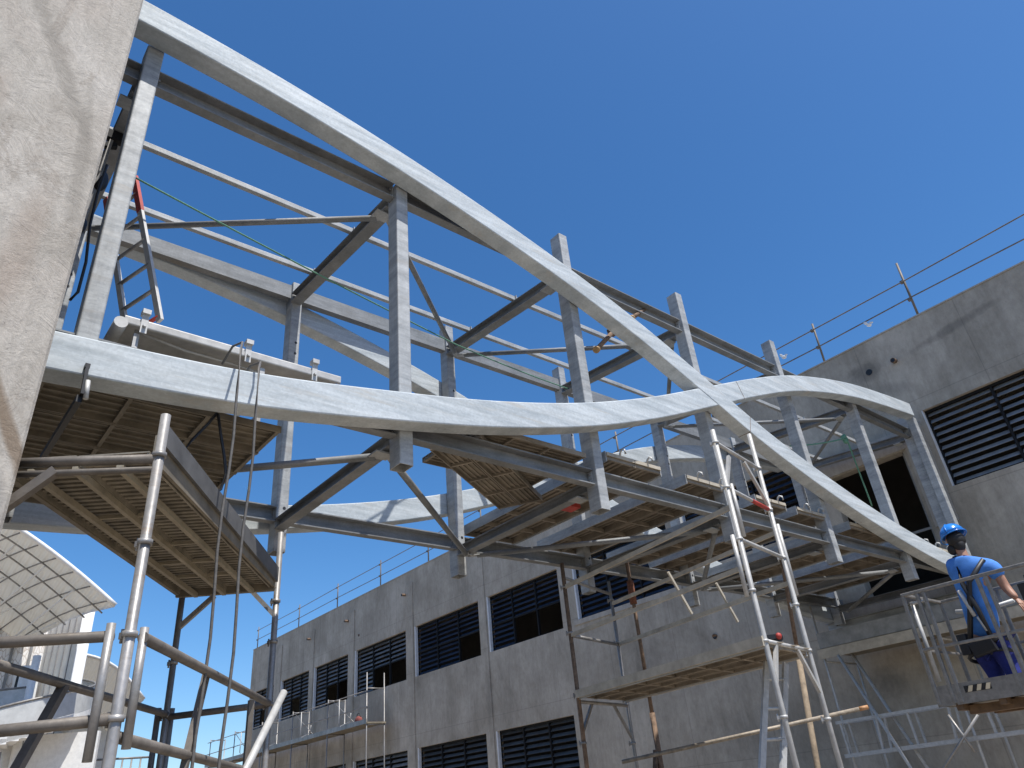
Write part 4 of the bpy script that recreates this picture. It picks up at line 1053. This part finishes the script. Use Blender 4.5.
# balcony with glass guard and curved stair
s = MB(); p = [cyl_dir(*q, d) for q, d in (((-40, 735), 27), ((22, 727), 27), ((32, 716), 30), ((-20, 716), 30))]; p = [V3(q, p[0].z) for q in p]; s.slab(p, (0, 0, -.18)); bo = s.build('balcony', M['patch'], wb)
s = MB(); g0, g1 = cyl_dir(-40, 733, 27), cyl_dir(22, 725, 27)
s.slab([g0, g1, g1+Vector((0, 0, 1.0)), g0+Vector((0, 0, 1.0))], (0, .02, 0)); s.build('glass_guard', simple('smoked_glass', (.48, .49, .48), .25, 0, .2, 4), bo)
s = MB(); s.path([g0+Vector((0, 0, 1.03)), g1+Vector((0, 0, 1.03))], .03); s.build('handrail', M['basket'], bo)
s = MB(); s.tube(V3(g1, GZ), V3(g1, g1.z+1.9), .11, 12); s.build('post', M['whitepaint'], bo)
cc = cyl_dir(20, 700, 28.0); s = MB(); h2 = MB(); st_ = []
zl, zh = cyl_dir(0, 762, 26.5).z, cyl_dir(74, 716, 27.6).z
for k in range(26):
    t = k/17; a = R(-150+140*t); r_ = 1.95
    st_.append(Vector((cc.x+r_*math.cos(a), cc.y+r_*math.sin(a), zl+(zh-zl)*t)))
for k in range(25):
    a_, b_ = st_[k], st_[k+1]; inn = lambda p: V3(cc, p.z).lerp(p, .42)
    s.slab([a_, b_, b_+Vector((0, 0, .30)), a_+Vector((0, 0, .30))], (V3(cc, 0)-V3(a_, 0)).normalized()*.06)
    s.slab([inn(a_)+Vector((0, 0, .02)), a_+Vector((0, 0, .02)), V3(b_, a_.z+.02), V3(inn(b_), a_.z+.02)], (0, 0, .14))
s.tube((cc.x, cc.y, GZ), (cc.x, cc.y, zh+1.5), .16, 14)
so_ = s.build('spiral_stair', M['whitepaint'], wb)
gl = MB()
for a_, b_ in zip(st_, st_[1:]): gl.slab([a_+Vector((0, 0, .31)), b_+Vector((0, 0, .31)), b_+Vector((0, 0, .93)), a_+Vector((0, 0, .93))], (V3(cc, 0)-V3(a_, 0)).normalized()*.02)
gl.build('guard_panel', simple('pale_guard_panel', (.52, .53, .52), .3, 0, .15, 4), so_)
h2.path([p+Vector((0, 0, .97)) for p in st_], .035, 8)
h2.build('handrail', M['basket'], so_)
# second, smaller canopy house beyond
w2 = thing('canopy_house', (6, 31, GZ), 'smaller distant house with a pale curved canopy roof just right of the white column', 'house')
a, b = cyl_dir(80, 655, 30), cyl_dir(144, 700, 31.5)
m = MB()
def r2(u_, v_): 
    p = a.lerp(b, u_); return Vector((p.x-.6*v_, p.y+5*v_, p.z-1.5*v_+.35*math.sin(math.pi*u_)))
for t_ in (0, .08):
    for i in range(8): m.poly([r2(i/8, 0)+Vector((0, 0, t_)), r2((i+1)/8, 0)+Vector((0, 0, t_)), r2((i+1)/8, 1)+Vector((0, 0, t_)), r2(i/8, 1)+Vector((0, 0, t_))])
rf2 = m.build('roof', M['corr'], w2)
s = MB(); s.path([r2(i/10, 0)+Vector((0, 0, .04)) for i in range(11)], .05, 6); s.build('fascia', M['whitepaint'], rf2)
wallp(cyl_dir(60, 700, 34), cyl_dir(121, 720, 34), GZ, 4.1).build('wall', M['roofpaint'], w2)
s = MB(); q0, q1 = cyl_dir(98, 690, 33.6), cyl_dir(112, 695, 33.6); s.slab([q0, q1, q1+Vector((0, 0, -.9)), q0+Vector((0, 0, -.9))], (0, .05, 0)); s.build('window', M['glass'], w2)
# terrace railing low beyond the scaffold
tr_ = thing('terrace_railing', (8, 30, GZ), 'thin dark terrace railing beyond the left scaffold, at the bottom edge', 'railing')
a, b = cyl_dir(95, 760, 33), cyl_dir(150, 757, 33)
for k in range(7):
    q = a.lerp(b, k/6); s = MB(); s.tube((q.x, q.y, GZ), (q.x, q.y, q.z), .03, 6); s.build('baluster', M['basket'], tr_)
s = MB(); s.path([a, b], .04, 6); s.build('handrail', M['basket'], tr_)

# ------------------------------------------------------------------ light
sund = Vector((.03, -.42, .91)).normalized()
elev = math.asin(sund.z); azim = math.atan2(sund.x, sund.y)
ld_ = bpy.data.lights.new('sun', 'SUN'); ld_.energy = 5.0; ld_.angle = R(.5); ld_.color = (1, .955, .89)
so = bpy.data.objects.new('sun', ld_); COL.objects.link(so); so.rotation_euler = sund.to_track_quat('Z', 'Y').to_euler(); so.location = (0, 0, 40)
w = bpy.data.worlds.new('World'); scene.world = w; w.use_nodes = True
nt = w.node_tree; bg = nt.nodes['Background']
sk = nt.nodes.new('ShaderNodeTexSky'); sk.sky_type = 'NISHITA'; sk.sun_disc = False
sk.sun_elevation = elev; sk.sun_rotation = azim; sk.altitude = 900; sk.air_density = 1.0; sk.dust_density = 1.6; sk.ozone_density = 4.2
hs_ = nt.nodes.new('ShaderNodeHueSaturation'); hs_.inputs['Saturation'].default_value = 1.25; hs_.inputs['Value'].default_value = 1.28
nt.links.new(sk.outputs[0], hs_.inputs['Color']); nt.links.new(hs_.outputs[0], bg.inputs[0]); bg.inputs[1].default_value = .11
scene.view_settings.view_transform = 'Standard'; scene.view_settings.look = 'None'
scene.view_settings.exposure = .30; scene.view_settings.gamma = 1.0; scene.view_settings.use_curve_mapping = False
